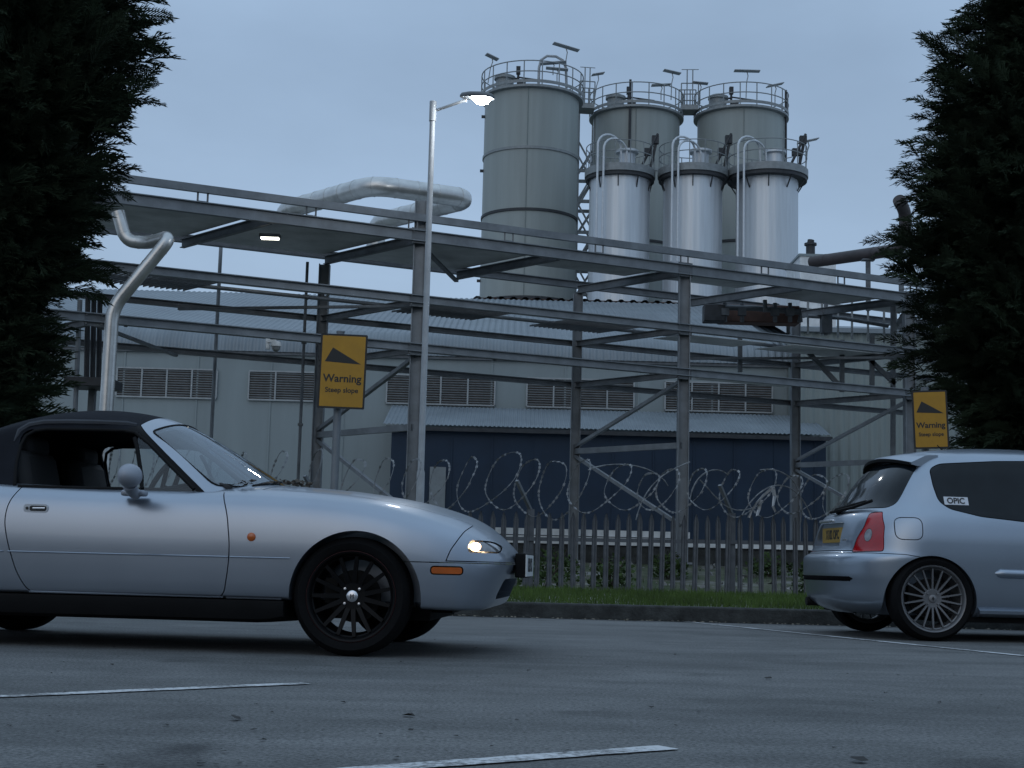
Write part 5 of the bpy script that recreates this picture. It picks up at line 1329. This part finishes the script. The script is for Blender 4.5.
def conifer(c, zs, rs, label, seed, nspray, trunk_r=.14, squash=1.0):
    r_ = np.random.default_rng(seed); c = Vector(c)
    root = empty('conifer_tree', c, 0, label, 'tree', 'dark conifers framing the view')
    H = zs[-1]; rad = pchip(zs, rs)
    m = MB(); m.tube([(0,0,-.3),(.03,.02,H*.3),(-.02,0,H*.65),(0,0,H*.97)], [trunk_r*1.2,trunk_r,trunk_r*.6,.02], 10); m.build('trunk', BARK, root)
    ph = r_.uniform(0,6.28,12)
    def env(az, z):
        return float(rad(z))*(1+.09*math.sin(2*az+ph[0]+z*.9)+.08*math.sin(3*az+ph[1]-z*1.7)+.09*math.sin(5*az+ph[2]+z*2.9)+.06*math.sin(z*5.3+ph[3]+az))
    tm = [spray_template(np.random.default_rng(seed*10+k)) for k in range(5)]
    # boughs: clusters of sprays so that the outline is ragged
    VV_, FF_, n0 = [], [], 0
    zlo = zs[0]
    nb = nspray//11; wts = None
    zz = np.linspace(zlo, H*.985, 200); w = np.array([max(float(rad(z)),.15) for z in zz]); cw = np.cumsum(w)/w.sum()
    for b in range(nb):
        z = float(np.interp(r_.uniform(), cw, zz)); az = r_.uniform(0,2*math.pi)
        if math.sin(az) > .55 and r_.uniform() < .6: az = -az          # fewer at the far back
        e = env(az, z); reach = e*r_.uniform(.72,1.06)
        up = r_.normal(.16,.16); u = np.array([math.cos(az), math.sin(az)*squash, 0]); 
        for k in range(11):
            t = r_.uniform(.30,1.0); a2 = az + r_.normal(0,.10/max(.5,e))
            u2 = np.array([math.cos(a2), math.sin(a2)*squash, 0])
            pos = u2*(reach*t-.30) + np.array([0,0,z+up*(reach*t)*.55+r_.normal(0,.10)])
            T, F = tm[r_.integers(5)]; sc = r_.uniform(.42,1.0)
            dirv = u2 + np.array([r_.normal(0,.28), r_.normal(0,.28), up+r_.normal(.05,.2)]); dirv /= np.linalg.norm(dirv)
            side = np.cross([0,0,1.], dirv); side /= np.linalg.norm(side); upv = np.cross(dirv, side); ro = r_.normal(0,.7)
            s2 = side*math.cos(ro)+upv*math.sin(ro); u3 = upv*math.cos(ro)-side*math.sin(ro)
            Q = (T@np.array([dirv, s2, u3]))*sc + pos
            VV_.append(Q); FF_ += [tuple(i+n0 for i in f) for f in F]; n0 += len(T)
    me = bpy.data.meshes.new('crown'); me.from_pydata(np.concatenate(VV_).tolist(), [], FF_); me.update()
    cr = link('crown', me, FOL, root)
    # dense inner growth: a rough dark body of the same foliage behind the plumes
    m = MB(); rows = []
    for z in np.linspace(zlo+.05, H*.97, 60):
        rows.append([(env(az,z)*.50*(1+.10*math.sin(9*az+z*7))*math.cos(az), env(az,z)*.50*squash*(1+.10*math.sin(9*az+z*7))*math.sin(az), z) for az in np.linspace(0,2*math.pi,48,endpoint=False)])
    m.grid(rows, closev=True); m.f += [tuple(range(48))[::-1], tuple(59*48+k for k in range(48))]; m.m += [0,0]
    m.build('inner_foliage', FOL, cr, smooth=180)
    return root
conifer((-5.75,15.6,.12), [.9,1.6,2.2,2.75,3.4,4.0,4.7,5.4,6.1,7.2,8.5,9.6], [.62,.74,.80,.90,1.10,1.40,1.62,1.80,1.78,1.58,1.05,.1], 'dark conifer with feathery sprays at the left edge, behind the convertible', 5, 14000)
conifer((6.75,18.2,-.45), [.3,1.0,2.0,2.7,3.07,3.6,4.1,5.0,5.8,6.95,7.7,9.2,10.4], [1.2,1.3,1.36,1.44,1.58,1.84,1.96,1.90,1.78,1.48,1.15,.6,.1], 'dark conifer with feathery sprays at the right edge, behind the hatchback', 8, 15500)

# ================================================================== verge grass, weeds and stones
GR = mat('verge_grass', (.060,.098,.022), rough=.8, var=.4, scale=1.6, spec=.2)
def blades(n, xr_, yr_, zf, h0, h1, w, seed):
    r_ = np.random.default_rng(seed); x = r_.uniform(*xr_, n); y = r_.uniform(*yr_, n); z = np.array([zf(q) for q in y])
    h = r_.uniform(h0,h1,n); a = r_.uniform(0,6.28,n); l = r_.normal(0,.4,n)*h; b = r_.uniform(0,6.28,n)
    V = np.empty((n,3,3)); V[:,0] = np.stack([x-np.cos(a)*w/2, y-np.sin(a)*w/2, z-.01],1); V[:,1] = np.stack([x+np.cos(a)*w/2, y+np.sin(a)*w/2, z-.01],1); V[:,2] = np.stack([x+np.cos(b)*l, y+np.sin(b)*l, z+h],1)
    return V.reshape(-1,3), [(3*i,3*i+1,3*i+2) for i in range(n)]
V, F = blades(60000, (-7.5,8.5), (KY+.10,17.0), gz, .035,.085, .010, 11)
me = bpy.data.meshes.new('grass'); me.from_pydata(V.tolist(), [], F); me.update()
tag(link('grass', me, GR), 'short mown green grass on the verge above the kerb', 'grass', kind='stuff')
WD = mat('weed_leaves', (.035,.060,.018), rough=.8, var=.5, scale=4, spec=.2)
V, F = blades(4200, (-9,12), (20.5,30.8), lambda y: gz(y)-.12*(y>27), .06,.30, .03, 12)
me = bpy.data.meshes.new('rough_grass'); me.from_pydata(V.tolist(), [], F); me.update()
tag(link('rough_grass', me, WD), 'rough weedy growth on the bank between fence and yard', 'grass', kind='stuff')
r_ = np.random.default_rng(21); m = MB()
for i in range(1000):
    y = r_.uniform(24,32.9); x = r_.uniform(-6,11); s = r_.uniform(.02,.09)
    V8 = [Vector((x,y,gz(y)+s*.3))+Vector(tuple(r_.normal(0,1,3)*s*.6)) for _ in range(5)]
    m.add(V8, [(0,1,2),(0,2,3),(0,3,4),(0,4,1),(1,3,2)])
tag(m.build('rubble', mat('pale_rubble',(.17,.17,.165),rough=.9,var=.5,scale=9), smooth=0), 'pale stones and rubble scattered over the bank behind the fence', 'rubble', kind='stuff')
labs = ['leafy green weed bush left of the leaning fence post', 'green weed bush on the bank under the middle pipe bridge column', 'low green weed bush near the brown valve skid end of the barrier', 'taller green weed bush behind the fence beside the hatchback tail', 'small weed bush halfway between the two cars behind the pales', 'broad weed bush showing behind the roadster number plate']
for (px, Y, hh, ww), lb in zip(((556,29,1.0,.9),(668,30,.8,.8),(770,31,.7,1.0),(815,27.5,1.2,.8),(612,28,.9,.9),(540,26,.9,1.1)), labs):
    c = Vector((P(px,560,Y).x, Y, gz(Y))); hh *= .72; root = empty('weed_bush', c, 0, lb, 'bush', 'weed bushes on the bank behind the fence')
    n = 420; V, F = [], []
    for i in range(n):
        a = r_.uniform(0,6.28); q = r_.uniform(0,1)**.5*ww/2; z = hh*r_.uniform(.05,1)*(1-.5*(2*q/ww)**2); p = np.array([q*math.cos(a), q*math.sin(a), z])
        d = r_.normal(0,1,3); d[2] = abs(d[2])*.6; d /= np.linalg.norm(d); s_2 = np.cross(d, r_.normal(0,1,3)); s_2 /= np.linalg.norm(s_2); l = r_.uniform(.06,.14); k = len(V)
        V += [p, p+d*l*.5+s_2*l*.28, p+d*l, p+d*l*.5-s_2*l*.28]; F.append((k,k+1,k+2,k+3))
    me = bpy.data.meshes.new('foliage'); me.from_pydata(np.array(V).tolist(), [], F); me.update(); link('foliage', me, WD, root)
    m = MB()
    for i in range(7):
        a = r_.uniform(0,6.28); m.tube([(0,0,-.05),(math.cos(a)*ww*.15,math.sin(a)*ww*.15,hh*.5),(math.cos(a)*ww*.3,math.sin(a)*ww*.3,hh*.9)], [.015,.01,.004], 5)
    m.build('stem', BARK, root)
# bits of grit and dead leaves on the car park (one scatter), leaves on the roadster's scuttle
m = MB()
for i in range(75):
    p = G(r_.uniform(-20,1044), r_.uniform(640,768)); s = r_.uniform(.004,.011)*(1 if r_.uniform() < .93 else 2.2); a = r_.uniform(0,6.28)
    m.add([p+Vector((math.cos(a+k*1.26)*s*r_.uniform(.6,1.3), math.sin(a+k*1.26)*s*r_.uniform(.6,1.3), .003+r_.uniform(0,s*.6))) for k in range(5)], [(0,1,2,3,4)])
tag(m.build('grit', mat('dark_grit',(.02,.019,.018),rough=.9,var=.4), smooth=0), 'scattered dark grit and leaf bits on the asphalt', 'grit', kind='stuff')
m = MB()
for i in range(900):
    x = r_.uniform(-9,10); p = Vector((x, KY-.02-abs(r_.normal(0,.09)), .004)); s = r_.uniform(.006,.02); a = r_.uniform(0,6.28)
    m.add([p+Vector((math.cos(a+k*1.57)*s, math.sin(a+k*1.57)*s*.8, r_.uniform(0,.012))) for k in range(4)], [(0,1,2,3)])
tag(m.build('gutter_litter', mat('pale_leaf_litter',(.16,.14,.11),rough=.9,var=.6,scale=30), smooth=0), 'pale leaf litter gathered along the foot of the kerb', 'litter', kind='stuff')
m = MB()
for i in range(60):
    y = r_.uniform(-.62,.55); x = -.44-.60*y*y+r_.normal(0,.035)
    z = float(ztT(x))-.06*(y/.7)**2+.004+abs(r_.normal(0,.010)); s = r_.uniform(.010,.028); a = r_.uniform(0,6.28)
    m.add([Vector((x+math.cos(a+k*1.26)*s, y+math.sin(a+k*1.26)*s*.6, z+r_.uniform(-.002,.022))) for k in range(5)], [(0,1,2),(0,2,3),(0,3,4)])
lv = m.build('dead_leaves', mat('dead_leaf',(.05,.04,.03),rough=.9,var=.6,scale=40), smooth=0)
lv.location = ROAD.location; lv.rotation_euler = ROAD.rotation_euler
tag(lv, 'dead leaves caught at the foot of the convertible windscreen', 'leaves', kind='stuff')
